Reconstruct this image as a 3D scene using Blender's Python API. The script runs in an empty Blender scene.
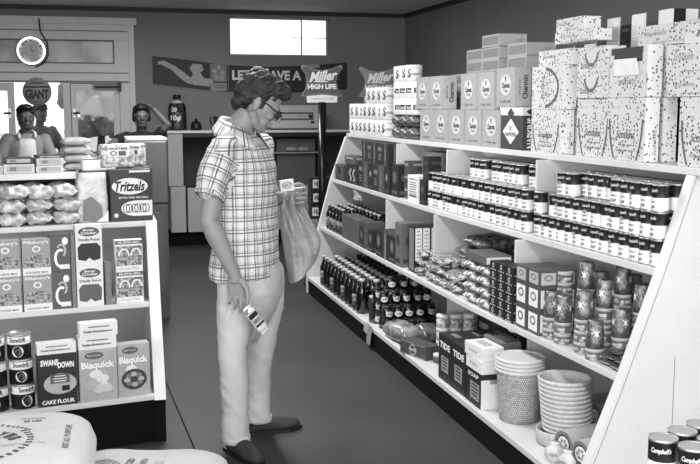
import bpy, math, random
from mathutils import Vector, Matrix, noise
PI = math.pi
R = math.radians
SC = bpy.context.scene
COL = SC.collection
rnd = random.Random(7)

# ---------------------------------------------------------------- materials
def lin(v):
    v = v / 255.0
    return v / 12.92 if v <= 0.04045 else ((v + 0.055) / 1.055) ** 2.4

MATS = {}
def mat(name, g, rough=0.6, metal=0.0, var=0.08, scale=25.0, bump=0.0, spec=0.5, bscale=None, coat=0.0):
    """grey procedural material: a noise varies the albedo a little, another bumps it"""
    if name in MATS: return MATS[name]
    m = bpy.data.materials.new(name); m.use_nodes = True
    nt = m.node_tree; N = nt.nodes; Lk = nt.links
    b = N['Principled BSDF']
    c = lin(g)
    b.inputs['Roughness'].default_value = rough
    b.inputs['Metallic'].default_value = metal
    b.inputs['Specular IOR Level'].default_value = spec
    b.inputs['Coat Weight'].default_value = coat
    tc = N.new('ShaderNodeTexCoord')
    nz = N.new('ShaderNodeTexNoise'); nz.inputs['Scale'].default_value = scale; nz.inputs['Detail'].default_value = 4
    Lk.new(tc.outputs['Object'], nz.inputs['Vector'])
    rp = N.new('ShaderNodeValToRGB')
    lo = c * (1 - var); hi = min(1, c * (1 + var))
    rp.color_ramp.elements[0].position = 0.3; rp.color_ramp.elements[1].position = 0.7
    rp.color_ramp.elements[0].color = (lo, lo, lo, 1); rp.color_ramp.elements[1].color = (hi, hi, hi, 1)
    Lk.new(nz.outputs['Fac'], rp.inputs['Fac'])
    Lk.new(rp.outputs['Color'], b.inputs['Base Color'])
    if bump:
        bp = N.new('ShaderNodeBump'); bp.inputs['Strength'].default_value = bump; bp.inputs['Distance'].default_value = 0.01
        n2 = N.new('ShaderNodeTexNoise'); n2.inputs['Scale'].default_value = bscale or scale * 3; n2.inputs['Detail'].default_value = 5
        Lk.new(tc.outputs['Object'], n2.inputs['Vector'])
        Lk.new(n2.outputs['Fac'], bp.inputs['Height']); Lk.new(bp.outputs['Normal'], b.inputs['Normal'])
    MATS[name] = m
    return m

def glass(name, rough=0.02, tint=0.95, alpha=0.25):
    if name in MATS: return MATS[name]
    m = bpy.data.materials.new(name); m.use_nodes = True
    nt = m.node_tree; N = nt.nodes; Lk = nt.links
    N.remove(N['Principled BSDF'])
    tr = N.new('ShaderNodeBsdfTransparent'); tr.inputs['Color'].default_value = (tint, tint, tint, 1)
    gl = N.new('ShaderNodeBsdfGlossy'); gl.inputs['Roughness'].default_value = rough
    mx = N.new('ShaderNodeMixShader'); fr = N.new('ShaderNodeLayerWeight'); fr.inputs['Blend'].default_value = alpha
    Lk.new(fr.outputs['Fresnel'], mx.inputs[0]); Lk.new(tr.outputs[0], mx.inputs[1]); Lk.new(gl.outputs[0], mx.inputs[2])
    Lk.new(mx.outputs[0], N['Material Output'].inputs['Surface'])
    MATS[name] = m; return m

def emis(name, v, strength):
    if name in MATS: return MATS[name]
    m = bpy.data.materials.new(name); m.use_nodes = True
    b = m.node_tree.nodes['Principled BSDF']
    b.inputs['Base Color'].default_value = (lin(v),) * 3 + (1,)
    b.inputs['Emission Color'].default_value = (1, 1, 1, 1); b.inputs['Emission Strength'].default_value = strength
    MATS[name] = m; return m

def spots(name, base, dot, scale=60.0, size=0.22, rough=0.6, kind='dots'):
    """printed pattern in object space: dots, blotches or waves"""
    if name in MATS: return MATS[name]
    m = bpy.data.materials.new(name); m.use_nodes = True
    nt = m.node_tree; N = nt.nodes; Lk = nt.links; b = N['Principled BSDF']
    b.inputs['Roughness'].default_value = rough
    tc = N.new('ShaderNodeTexCoord')
    rp = N.new('ShaderNodeValToRGB'); rp.color_ramp.interpolation = 'EASE'
    a, d = lin(base), lin(dot)
    if kind == 'dots':
        t = N.new('ShaderNodeTexVoronoi'); t.inputs['Scale'].default_value = scale; t.feature = 'F1'
        Lk.new(tc.outputs['Object'], t.inputs['Vector']); Lk.new(t.outputs['Distance'], rp.inputs['Fac'])
        rp.color_ramp.elements[0].position = size; rp.color_ramp.elements[1].position = size + 0.05
        rp.color_ramp.elements[0].color = (d, d, d, 1); rp.color_ramp.elements[1].color = (a, a, a, 1)
    else:
        if kind == 'blotch':
            t = N.new('ShaderNodeTexNoise'); t.inputs['Scale'].default_value = scale; t.inputs['Detail'].default_value = 3; out = t.outputs['Fac']
        else:
            t = N.new('ShaderNodeTexWave'); t.inputs['Scale'].default_value = scale; t.inputs['Distortion'].default_value = 9
            t.inputs['Detail Scale'].default_value = 2; out = t.outputs['Fac']
        Lk.new(tc.outputs['Object'], t.inputs['Vector']); Lk.new(out, rp.inputs['Fac'])
        rp.color_ramp.elements[0].position = 0.5 - size; rp.color_ramp.elements[1].position = 0.5 + size
        rp.color_ramp.elements[0].color = (a, a, a, 1); rp.color_ramp.elements[1].color = (d, d, d, 1)
    Lk.new(rp.outputs['Color'], b.inputs['Base Color'])
    MATS[name] = m; return m

# common greys
WHITE = mat('white_enamel', 215, 0.45, var=0.04, scale=6)
SHELF = mat('shelf_paint', 208, 0.5, var=0.05, scale=4, bump=0.02)
BLACK = mat('black_paint', 22, 0.5, var=0.2)
KICK = mat('kick_black', 12, 0.85, var=0.25, scale=12, bump=0.05, spec=0.15)
INK = mat('printing_ink', 20, 0.5)
INKW = mat('white_print', 235, 0.5, var=0.02)
PAPER = mat('white_card', 225, 0.65, var=0.04)
G60 = mat('grey_print_60', 60); G90 = mat('grey_print_90', 90); G120 = mat('grey_print_120', 120)
G150 = mat('grey_print_150', 150); G180 = mat('grey_print_180', 180); G40 = mat('grey_print_40', 40)
STEEL = mat('tin_metal', 190, 0.35, 0.8, var=0.05)
CARD = mat('plain_card', 150, 0.75, var=0.1)

# ---------------------------------------------------------------- text
_tx = {}
def glyphs(s, bold=0.0, shear=0.0):
    k = (s, bold, shear)
    if k in _tx: return _tx[k]
    c = bpy.data.curves.new('t', 'FONT'); c.body = s; c.size = 1; c.offset = bold; c.shear = shear
    c.resolution_u = 2; c.fill_mode = 'FRONT'; c.dimensions = '2D'
    o = bpy.data.objects.new('t', c); COL.objects.link(o)
    dg = bpy.context.evaluated_depsgraph_get()
    me = bpy.data.meshes.new_from_object(o.evaluated_get(dg))
    vs = [(v.co.x, v.co.y) for v in me.vertices]; fs = [tuple(p.vertices) for p in me.polygons]
    bpy.data.objects.remove(o); bpy.data.curves.remove(c); bpy.data.meshes.remove(me)
    x0 = min(v[0] for v in vs); x1 = max(v[0] for v in vs); y0 = min(v[1] for v in vs); y1 = max(v[1] for v in vs)
    vs = [((x - (x0 + x1) / 2) / (x1 - x0), (y - (y0 + y1) / 2) / (y1 - y0)) for x, y in vs]
    _tx[k] = (vs, fs); return _tx[k]

# ---------------------------------------------------------------- mesh builder
class MB:
    def __init__(s): s.v = []; s.f = []; s.m = []; s.sm = []; s.mats = []
    def mi(s, m):
        if m not in s.mats: s.mats.append(m)
        return s.mats.index(m)
    def add(s, vs, fs, m, smooth=False):
        n = len(s.v); s.v += [tuple(v) for v in vs]; i = s.mi(m)
        for f in fs:
            s.f.append(tuple(n + k for k in f)); s.m.append(i); s.sm.append(smooth)
        return s
    def box(s, x0, x1, y0, y1, z0, z1, m, M=None):
        vs = [(x, y, z) for z in (z0, z1) for y in (y0, y1) for x in (x0, x1)]
        if M: vs = [M @ Vector(v) for v in vs]
        return s.add(vs, [(0, 2, 3, 1), (4, 5, 7, 6), (0, 1, 5, 4), (2, 6, 7, 3), (0, 4, 6, 2), (1, 3, 7, 5)], m)
    def prism(s, pts, off, m, smooth=False):
        """closed 3-d outline pts extruded by the vector off"""
        n = len(pts); off = Vector(off)
        a = [Vector(p) for p in pts]; b = [p + off for p in a]
        fs = [tuple(range(n))[::-1], tuple(range(n, 2 * n))]
        fs += [(i, (i + 1) % n, n + (i + 1) % n, n + i) for i in range(n)]
        return s.add(a + b, fs, m, smooth)
    def lathe(s, prof, m, c=(0, 0), seg=20, M=None, mats=None):
        """profile [(r,z)...] turned about a vertical axis; mats gives a material per profile segment"""
        vs = []
        for r, z in prof:
            for k in range(seg):
                a = 2 * PI * k / seg; p = Vector((c[0] + r * math.cos(a), c[1] + r * math.sin(a), z))
                vs.append(M @ p if M else p)
        n0 = len(s.v); s.v += [tuple(v) for v in vs]
        for j in range(len(prof) - 1):
            i = s.mi(mats[j] if mats else m)
            for k in range(seg):
                k2 = (k + 1) % seg
                s.f.append((n0 + j * seg + k, n0 + j * seg + k2, n0 + (j + 1) * seg + k2, n0 + (j + 1) * seg + k)); s.m.append(i); s.sm.append(True)
        for j, rev in ((0, True), (len(prof) - 1, False)):
            if prof[j][0] > 1e-5:
                f = [n0 + j * seg + k for k in range(seg)]
                s.f.append(tuple(f[::-1] if rev else f)); s.m.append(s.mi(mats[min(j, len(mats) - 1)] if mats else m)); s.sm.append(False)
        return s
    def tube(s, pts, rad, m, seg=10, caps=True):
        pts = [Vector(p) for p in pts]; n = len(pts)
        if not hasattr(rad, '__len__'): rad = [rad] * n
        vs = []; up = None
        for i, p in enumerate(pts):
            t = (pts[min(i + 1, n - 1)] - pts[max(i - 1, 0)]).normalized()
            if up is None:
                up = Vector((0, 0, 1)) if abs(t.z) < 0.9 else Vector((1, 0, 0))
            x = t.cross(up).normalized(); up = x.cross(t).normalized()
            for k in range(seg):
                a = 2 * PI * k / seg; vs.append(p + (x * math.cos(a) + up * math.sin(a)) * rad[i])
        fs = [(j * seg + k, j * seg + (k + 1) % seg, (j + 1) * seg + (k + 1) % seg, (j + 1) * seg + k) for j in range(n - 1) for k in range(seg)]
        if caps: fs += [tuple(range(seg))[::-1], tuple(range((n - 1) * seg, n * seg))]
        return s.add(vs, fs, m, True)
    def ball(s, c, r, m, seg=16, rings=10, M=None):
        if not hasattr(r, '__len__'): r = (r, r, r)
        vs = []; c = Vector(c)
        for j in range(rings + 1):
            th = PI * j / rings
            for k in range(seg):
                a = 2 * PI * k / seg
                p = Vector((r[0] * math.sin(th) * math.cos(a), r[1] * math.sin(th) * math.sin(a), -r[2] * math.cos(th)))
                if M: p = M @ p
                vs.append(c + p)
        fs = [(j * seg + k, j * seg + (k + 1) % seg, (j + 1) * seg + (k + 1) % seg, (j + 1) * seg + k) for j in range(rings) for k in range(seg)]
        return s.add(vs, fs, m, True)
    # --- flat printing on a plane frame F = (origin, right, up)
    def P(s, F, x, y, e):
        o, r, u = F; n = r.cross(u)
        return o + r * x + u * y + n * e
    def rect(s, F, x, y, w, h, m, e=0.0006):
        return s.add([s.P(F, x - w / 2, y - h / 2, e), s.P(F, x + w / 2, y - h / 2, e), s.P(F, x + w / 2, y + h / 2, e), s.P(F, x - w / 2, y + h / 2, e)], [(0, 1, 2, 3)], m)
    def ell(s, F, x, y, w, h, m, e=0.0006, n=18):
        return s.add([s.P(F, x + w / 2 * math.cos(2 * PI * k / n), y + h / 2 * math.sin(2 * PI * k / n), e) for k in range(n)], [tuple(range(n))], m)
    def shape(s, F, pts, m, e=0.0006):
        return s.add([s.P(F, x, y, e) for x, y in pts], [tuple(range(len(pts)))], m)
    def arc(s, F, x, y, rx, ry, a0, a1, w, m, e=0.0009, n=14):
        vs = []
        for k in range(n + 1):
            a = R(a0 + (a1 - a0) * k / n)
            for q in (-w / 2, w / 2): vs.append(s.P(F, x + (rx + q) * math.cos(a), y + (ry + q) * math.sin(a), e))
        return s.add(vs, [(2 * k, 2 * k + 1, 2 * k + 3, 2 * k + 2) for k in range(n)], m)
    def text(s, F, t, x, y, w, h, m, e=0.0012, bold=0.0, shear=0.0, rot=0):
        g, fs = glyphs(t, bold, shear); c, q = math.cos(R(rot)), math.sin(R(rot))
        return s.add([s.P(F, x + a * w * c - b * h * q, y + a * w * q + b * h * c, e) for a, b in g], fs, m)
    def ctext(s, t, r, ang, z, w, h, m, bold=0.0, shear=0.0, arcup=0.0):
        """text wrapped on a cylinder about the z axis, centred at angle ang"""
        g, fs = glyphs(t, bold, shear)
        return s.add([(r * math.cos(ang + a * w / r), r * math.sin(ang + a * w / r), z + b * h - arcup * a * a) for a, b in g], fs, m)
    def build(s, name, parent=None, loc=(0, 0, 0), rz=0.0, bevel=0.0, sub=0):
        me = bpy.data.meshes.new(name); me.from_pydata(s.v, [], s.f)
        for m in s.mats: me.materials.append(m)
        me.polygons.foreach_set('material_index', s.m); me.polygons.foreach_set('use_smooth', s.sm)
        me.update(); o = bpy.data.objects.new(name, me); COL.objects.link(o)
        o.location = loc; o.rotation_euler = (0, 0, rz)
        if parent: o.parent = parent
        if bevel:
            b = o.modifiers.new('b', 'BEVEL'); b.width = bevel; b.segments = 2; b.limit_method = 'ANGLE'; b.angle_limit = R(50)
        if sub:
            u = o.modifiers.new('s', 'SUBSURF'); u.levels = sub; u.render_levels = sub
        return o

def tag(o, label=None, cat=None, group=None, kind=None):
    if label: o['label'] = label
    if cat: o['category'] = cat
    if group: o['group'] = group
    if kind: o['kind'] = kind
    return o
def empty(name, loc=(0, 0, 0), rz=0.0, label=None, cat=None, group=None):
    o = bpy.data.objects.new(name, None); COL.objects.link(o); o.empty_display_size = 0.05
    o.location = loc; o.rotation_euler = (0, 0, rz)
    return tag(o, label, cat, group)
def struct(name, mb, **k): return tag(mb.build(name, **k), kind='structure')
def kids(o): return [c for c in bpy.data.objects if c.parent is o]
_kid = {}
def copy_tree(o, parent=None):
    c = o.copy(); COL.objects.link(c)
    if parent: c.parent = parent
    if o.name not in _kid: _kid[o.name] = kids(o)
    for ch in _kid[o.name]: copy_tree(ch, c)
    return c
PROTO = {}
def place(key, maker, loc, rz, label, cat, group=None, rx=0.0, ry=0.0, sc=1.0):
    """first call makes the thing, later calls copy it and its parts"""
    if key in PROTO: o = copy_tree(PROTO[key])
    else: o = maker(); PROTO[key] = o
    o.location = loc; o.rotation_euler = (rx, ry, rz); o.scale = (sc, sc, sc)
    for k in ('label', 'category', 'group'):
        if k in o: del o[k]
    return tag(o, label, cat, group)
ORD = ['first', 'second', 'third', 'fourth', 'fifth', 'sixth', 'seventh', 'eighth', 'ninth', 'tenth', 'eleventh', 'twelfth', 'thirteenth', 'fourteenth', 'fifteenth', 'sixteenth', 'seventeenth', 'eighteenth', 'nineteenth', 'twentieth',
       'twenty-first', 'twenty-second', 'twenty-third', 'twenty-fourth', 'twenty-fifth', 'twenty-sixth', 'twenty-seventh', 'twenty-eighth', 'twenty-ninth', 'thirtieth', 'thirty-first', 'thirty-second', 'thirty-third', 'thirty-fourth', 'thirty-fifth']
def lerp(pts, y):
    """piecewise linear through sorted (y, x)"""
    if y <= pts[0][0]: return pts[0][1]
    for (a, b), (c, d) in zip(pts, pts[1:]):
        if y <= c: return b + (d - b) * (y - a) / (c - a)
    return pts[-1][1]
# ---------------------------------------------------------------- the room
YB, XR, ZC, XL, YF = 11.15, 3.6, 2.60, -3.2, -2.6
def floor_mat():
    m = mat('worn_concrete', 52, 0.62, var=0.22, scale=1.3, bump=0.06, bscale=60, spec=0.35)
    return m
WALLM = mat('grey_wall_paint', 128, 0.8, var=0.05, scale=2.0, bump=0.03)
CEILM = mat('grey_ceiling', 215, 0.85, var=0.04, scale=2.0)
TRIMD = mat('dark_trim', 35, 0.6)
struct('floor', MB().box(XL, XR, YF, YB + 0.25, -0.1, 0, floor_mat()))
# expansion joints in the floor
m = MB()
for pts in (((0.12, 10.5), (0.42, 3.6)), ((0.42, 3.6), (0.49, 2.2)), ((0.9, 9.3), (1.64, 9.05))):
    (xa, ya), (xb, yb) = pts; d = Vector((xb - xa, yb - ya, 0)).normalized(); n = Vector((-d.y, d.x, 0)) * 0.004
    a, b = Vector((xa, ya, 0.0005)), Vector((xb, yb, 0.0005)); m.add([a - n, b - n, b + n, a + n], [(0, 1, 2, 3)], KICK)
struct('trim_5', m)
struct('ceiling', MB().box(XL, XR, YF, YB + 0.2, ZC, ZC + 0.1, CEILM))
# back wall with door unit and high window openings
DX0, DX1, DZ = -2.6, 0.46, 2.46
WX0, WX1, WZ0, WZ1 = 1.515, 2.675, 2.095, 2.53
m = MB()
m.box(XL, DX0, YB, YB + 0.18, 0, ZC, WALLM).box(DX0, DX1, YB, YB + 0.18, DZ, ZC, WALLM)
m.box(DX1, WX0, YB, YB + 0.18, 0, ZC, WALLM).box(WX1, XR, YB, YB + 0.18, 0, ZC, WALLM)
m.box(WX0, WX1, YB, YB + 0.18, 0, WZ0, WALLM).box(WX0, WX1, YB, YB + 0.18, WZ1, ZC, WALLM)
struct('wall_back', m)
struct('wall_right', MB().box(XR, XR + 0.15, YF, YB + 0.18, 0, ZC, WALLM))
# left wall: two shop windows outside the frame give daylight
m = MB(); a = XL - 0.15
m.box(a, XL, YF, YB, 0, 0.9, WALLM).box(a, XL, YF, YB, 2.3, ZC, WALLM).box(a, XL, YF, -1.8, 0.9, 2.3, WALLM).box(a, XL, 1.8, YB, 0.9, 2.3, WALLM)
struct('wall_left', m)
# front wall behind the viewer with the big shop window
m = MB()
m.box(XL, XR, YF - 0.15, YF, 0, 0.5, WALLM).box(XL, XR, YF - 0.15, YF, 2.35, ZC, WALLM).box(XL, -2.9, YF - 0.15, YF, 0.5, 2.35, WALLM).box(3.3, XR, YF - 0.15, YF, 0.5, 2.35, WALLM)
struct('wall_front', m)
# dark picture rail under the ceiling
struct('trim_1', MB().box(XL, XR, YB - 0.03, YB, ZC - 0.045, ZC, TRIMD))
struct('trim_2', MB().box(XR - 0.03, XR, YF, YB - 0.03, ZC - 0.045, ZC, TRIMD))
# high window
m = MB()
m.box(WX0, WX1, YB + 0.05, YB + 0.09, WZ0, WZ0 + 0.02, G150).box(WX0, WX1, YB + 0.05, YB + 0.09, WZ1 - 0.02, WZ1, G150)
m.box(WX0, WX0 + 0.02, YB + 0.05, YB + 0.09, WZ0 + .02, WZ1 - .02, G150).box(WX1 - 0.02, WX1, YB + 0.05, YB + 0.09, WZ0 + .02, WZ1 - .02, G150)
m.box(2.355, 2.367, YB + 0.06, YB + 0.08, WZ0 + .02, WZ1 - .02, G60)
w = struct('window_1', m)
m = MB().box(WX0 + .02, WX1 - .02, YB + 0.068, YB + 0.072, WZ0 + .02, WZ1 - .02, glass('window_glass')); m.build('pane', w)
MB().box(2.24, WX1 - .02, YB + 0.055, YB + 0.066, 2.305, 2.312, G60).build('latch_bar', w)

# door surround: white boarding with transom panel
DW = mat('door_white', 205, 0.55, var=0.04, scale=5)
OPENL, OPENR = -0.81, -0.31
m = MB(); y0, y1 = YB - 0.04, YB + 0.10
m.box(DX0, DX1, y0, y1, 2.24, DZ, DW)                       # above transom
m.box(0.245, DX1, y0, y1, 1.78, 2.24, DW)
m.box(DX0, 0.245, y0, y1, 1.78, 1.985, DW)
m.box(0.29, DX1, y0, y1, 0, 1.78, DW)
m.box(DX0, DX1 + 0.03, y0 - 0.04, y0, 2.405, DZ + 0.02, DW)    # cornice
m.box(DX1 - 0.06, DX1, y0 - 0.02, y0, 0, 2.405, DW)
m.box(OPENR, -0.235, y0, y1, 0, 1.78, DW)                   # post between the doorway and right leaf
m.box(DX0, -1.9, y0, y1, 0, 1.78, DW)
for zz in (2.33, 1.88): m.box(DX0, DX1 - 0.07, y0 - 0.006, y0, zz, zz + 0.012, G120)
m.box(DX0, DX1 - .07, y0 - 0.012, y0, 1.78, 1.80, G120)
struct('trim_3', m, bevel=0.004)
tm = spots('transom_blotch', 185, 120, 2.6, 0.22, 0.25, 'blotch')  # two greys blended in soft blotches over the transom panel
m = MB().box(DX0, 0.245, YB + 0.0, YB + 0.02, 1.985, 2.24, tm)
for zz in (1.985, 2.228): m.box(DX0, 0.245, y0 - 0.008, YB, zz, zz + 0.012, G90)
m.box(0.235, 0.245, y0 - 0.008, YB, 1.997, 2.228, G90)
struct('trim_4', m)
def leaf(name, x0, x1, gz=1.69):
    m = MB(); ya, yb = YB - 0.01, YB + 0.035; st = 0.07
    m.box(x0, x0 + st, ya, yb, 0.02, 1.775, DW).box(x1 - st, x1, ya, yb, 0.02, 1.775, DW)
    m.box(x0 + st, x1 - st, ya, yb, 0.02, 0.85, DW).box(x0 + st, x1 - st, ya, yb, gz, 1.775, DW)
    m.box(x0 + .006, x1 - .006, ya - 0.004, ya, 1.768, 1.775, G90).box(x0, x0 + .008, ya - 0.004, ya, .02, 1.775, G90)
    d = struct(name, m, bevel=0.003)
    MB().box(x0 + st, x1 - st, YB + 0.008, YB + 0.014, 0.85, gz, glass('door_glass', 0.03, 0.86, 0.3)).build('pane', d)
    return d
d2 = leaf('door_1', -0.235, 0.29)
m = MB().box(-0.215, -0.185, YB - 0.03, YB - 0.01, 1.40, 1.50, STEEL).tube([(-0.2, YB - 0.01, 1.45), (-0.2, YB - 0.075, 1.45), (-0.14, YB - 0.08, 1.45)], 0.012, BLACK)
m.build('handle', d2)
m = MB().box(0.02, 0.27, YB - 0.09, YB - 0.04, 1.735, 1.775, G120).tube([(0.03, YB - 0.1, 1.73), (0.3, YB - 0.1, 1.735)], 0.012, G60).box(0.27, 0.31, YB - 0.1, YB - 0.04, 1.69, 1.79, BLACK)
m.build('door_closer', d2)
d1 = leaf('door_2', -1.9, OPENL - 0.005)
m = MB().box(OPENL - .07, OPENL - .04, YB - 0.03, YB - 0.01, 1.40, 1.50, STEEL).tube([(OPENL - .055, YB - 0.01, 1.45), (OPENL - .055, YB - 0.075, 1.45), (OPENL - .115, YB - 0.08, 1.45)], 0.012, BLACK)
m.build('handle', d1)

# outside: bright ground and trees
struct('ground', MB().box(-40, 40, YB + 0.25, 60, -0.15, -0.05, mat('pale_ground', 190, 0.9, scale=0.5)))
def tree(x, y, h, w, label, seed):
    r = random.Random(seed); t = empty('tree', (x, y, -0.05), 0, label, 'tree')
    MB().tube([(0, 0, 0), (0.05, 0, h * 0.4), (0, 0.05, h * 0.7)], [0.14, 0.1, 0.05], mat('bark', 50, 0.9, bump=0.3), 8).build('trunk', t)
    m = MB(); lm = mat('foliage', 95, 0.8, var=0.4, scale=4)
    for i in range(26):
        a = r.uniform(0, 2 * PI); q = r.random() ** 0.5; z = h * (0.3 + 0.7 * r.random()); k = w * (1 - abs(z / h - 0.6))
        c = Vector((math.cos(a) * k * q, math.sin(a) * k * q, z)); n0 = len(m.v)
        m.ball(c, (w * 0.3, w * 0.3, w * 0.26), lm, 10, 7)
        for j in range(n0, len(m.v)):
            v = Vector(m.v[j]); v += (v - c) * noise.noise(v * 2.5) * 0.7; m.v[j] = tuple(v)
    m.build('crown', t)
tree(0.2, 32, 2.5, 1.3, 'bushy tree outside, seen through the closed glass door, left half', 3)
tree(1.35, 24, 1.9, 0.7, 'low tree outside, seen at the right of the glass door pane', 5)


# ---------------------------------------------------------------- right gondola
FR = {1: [(2.3, 2.13), (3.1, 2.07), (5.0, 2.02), (6.3, 1.98), (7.75, 1.99)],
      2: [(3.1, 1.965), (4.1, 1.92), (5.2, 1.88), (7.75, 1.87)],
      3: [(3.1, 1.83), (4.4, 1.775), (7.75, 1.765)],
      4: [(3.1, 1.66), (7.75, 1.66)]}
ZS = {1: 1.31, 2: 0.94, 3: 0.55, 4: 0.14}
GY0, GY1, GXB = 3.1, 7.7, 2.38
def fx(s, y): return lerp(FR[s], y)
g = empty('display_shelving', (1.66, 3.1, 0), 0, 'long white slanted shelving unit full of groceries along the right side of the aisle', 'shelving')
def gb(mb, name, **k):
    mb.v = [(x - 1.66, y - 3.1, z) for x, y, z in mb.v]
    return mb.build(name, g, **k)
for s in (1, 2, 3, 4):
    ya, yb = (2.3 if s == 1 else GY0), GY1
    ys = sorted({ya, yb} | {y for y, _ in FR[s] if ya < y < yb})
    xb = GXB + (0.62 if s == 1 else 0)
    th = 0.028
    m = MB()
    pts = [(fx(s, y), y) for y in ys] + [(xb, yb), (xb, ya)]
    m.prism([(x, y, ZS[s] - th) for x, y in pts], (0, 0, th), SHELF)
    gb(m, 'shelf', bevel=0.003)
for s, ys in ((1, (6.25, 4.9)), (2, (6.1, 5.15)), (3, (5.9, 4.02))):
    for y in ys:
        x = fx(s, y)
        gb(MB().prism([(x + 0.005, y - 0.008, ZS[s] - 0.028), (x + 0.30, y - 0.008, ZS[s] - 0.028), (x + 0.30, y - 0.008, ZS[s] - 0.09), (x + 0.02, y - 0.008, ZS[s] - 0.045)], (0, 0.016, 0), SHELF), 'bracket')
gb(MB().box(1.665, 1.69, GY0, GY1, 0, ZS[4] - 0.028, KICK), 'kickboard')
gb(MB().box(GXB, GXB + 0.02, GY0, GY1, 0, ZS[1] - 0.028, mat('shelf_back', 205, 0.55, var=0.04, scale=3)), 'back_panel')
for y in (6.14, 5.20, 4.12):
    for st_ in (2, 3, 4):
        xf = fx(st_, y) + (.055 if st_ == 2 else .09)
        gb(MB().box(xf, GXB, y, y + .018, ZS[st_], ZS[st_ - 1] - .028, SHELF) if st_ != 4 else MB().box(xf + .2, GXB, y, y + .018, ZS[4], ZS[3] - .028, SHELF), 'partition', bevel=.002)
def endp(ya, yb, name):
    m = MB(); z1 = ZS[1] - 0.028
    prof = [(1.655, 0), (1.655, .14), (1.82, .55), (1.962, .94), (2.075, z1), (3.0, z1), (3.3, 0)]
    if ya > 5: prof = [(1.655, 0), (1.655, .14), (1.755, .55), (1.86, .94), (1.985, z1), (3.0, z1), (3.3, 0)]
    m.prism([(x, ya, z) for x, z in prof], (0, yb - ya, 0), WHITE)
    if ya < 5:
        for x, za, zb in ((2.03, 0, 0.62), (2.14, 0.95, 1.25)):
            m.box(x, x + 0.003, ya - 0.001, ya, za, zb, G120)
        for a, b in (((1.668, .12), (1.833, .55)), ((1.833, .55), (1.975, .94)), ((1.975, .94), (2.088, z1))):
            m.prism([(a[0], ya - .001, a[1]), (a[0] + .004, ya - .001, a[1]), (b[0] + .004, ya - .001, b[1]), (b[0], ya - .001, b[1])], (0, .001, 0), G150)
        for z in (1.16, 1.04, 0.99): m.box(2.142, 2.149, ya - 0.001, ya, z, z + 0.006, G60)
    gb(m, name, bevel=0.004)
endp(3.055, 3.1, 'end_panel'); endp(7.7, 7.74, 'end_panel')
# hanging paper tag on the kickboard joint
tg = MB().add([(1.653, 5.87, .155), (1.650, 5.74, .15), (1.640, 5.76, .03), (1.645, 5.86, -.0 + .02)], [(0, 1, 2, 3)], G150)
tg.add([(1.651, 5.92, .15), (1.648, 5.81, .145), (1.643, 5.83, .085), (1.646, 5.93, .09)], [(0, 1, 2, 3)], G180)
tag(tg.build('paper_tag'), 'torn paper tag hanging over the black kickboard of the shelving', 'tag')

# ---------------------------------------------------------------- left gondola
LT = math.tan(R(10)); LR = R(10)
LY = {4: 4.38, 3: 4.60, 2: 4.75, 1: 4.91}; LZ = {4: 0.225, 3: 0.612, 2: 0.978, 1: 1.212}
LXR = 0.228
def ly(s, x): return LY[s] + (x - LXR) * LT
def lpos(s, x, back=0.0):      # world point on left shelf s, back metres behind its edge
    return (x - back * math.sin(LR), ly(s, x) + back * math.cos(LR), LZ[s])
g2 = empty('display_shelving', (LXR, 4.38, 0), 0, 'white slanted shelving unit of baking mixes at the left edge', 'shelving')
def lb(mb, name, **k):
    mb.v = [(x - LXR, y - 4.38, z) for x, y, z in mb.v]
    return mb.build(name, g2, **k)
XLL = -1.5
for s in (4, 3, 2, 1):
    xr = LXR if s > 1 else -0.09
    yb = 5.25; th = 0.024 if s > 1 else 0.03
    m = MB().prism([(XLL, ly(s, XLL), LZ[s] - th), (xr, ly(s, xr), LZ[s] - th), (xr, yb, LZ[s] - th), (XLL, yb, LZ[s] - th)], (0, 0, th), SHELF)
    lb(m, 'shelf', bevel=0.003)
lb(MB().prism([(XLL, ly(4, XLL) + .015, 0), (LXR, LY[4] + .015, 0), (LXR, LY[4] + .035, 0), (XLL, ly(4, XLL) + .035, 0)], (0, 0, LZ[4] - .024), KICK), 'kickboard')
lb(MB().box(XLL, LXR, 5.20, 5.22, 0, LZ[2] - .024, mat('left_back', 190, 0.6, var=.04, scale=3)), 'back_panel')
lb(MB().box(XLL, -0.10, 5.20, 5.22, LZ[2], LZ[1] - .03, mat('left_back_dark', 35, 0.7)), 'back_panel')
m = MB()
prof = [(4.375, 0.20), (4.595, .612), (4.745, .978), (5.25, .978), (5.25, 0.20)]
m.prism([(LXR, y, z) for y, z in prof], (0.052, 0, 0), WHITE)
m.box(LXR + .0525, LXR + .0535, 4.66, 4.68, .62, .66, G60)
lb(m, 'end_panel', bevel=0.003)
lb(MB().box(LXR, LXR + .05, 4.385, 5.25, 0, 0.20, KICK), 'end_base')
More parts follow.
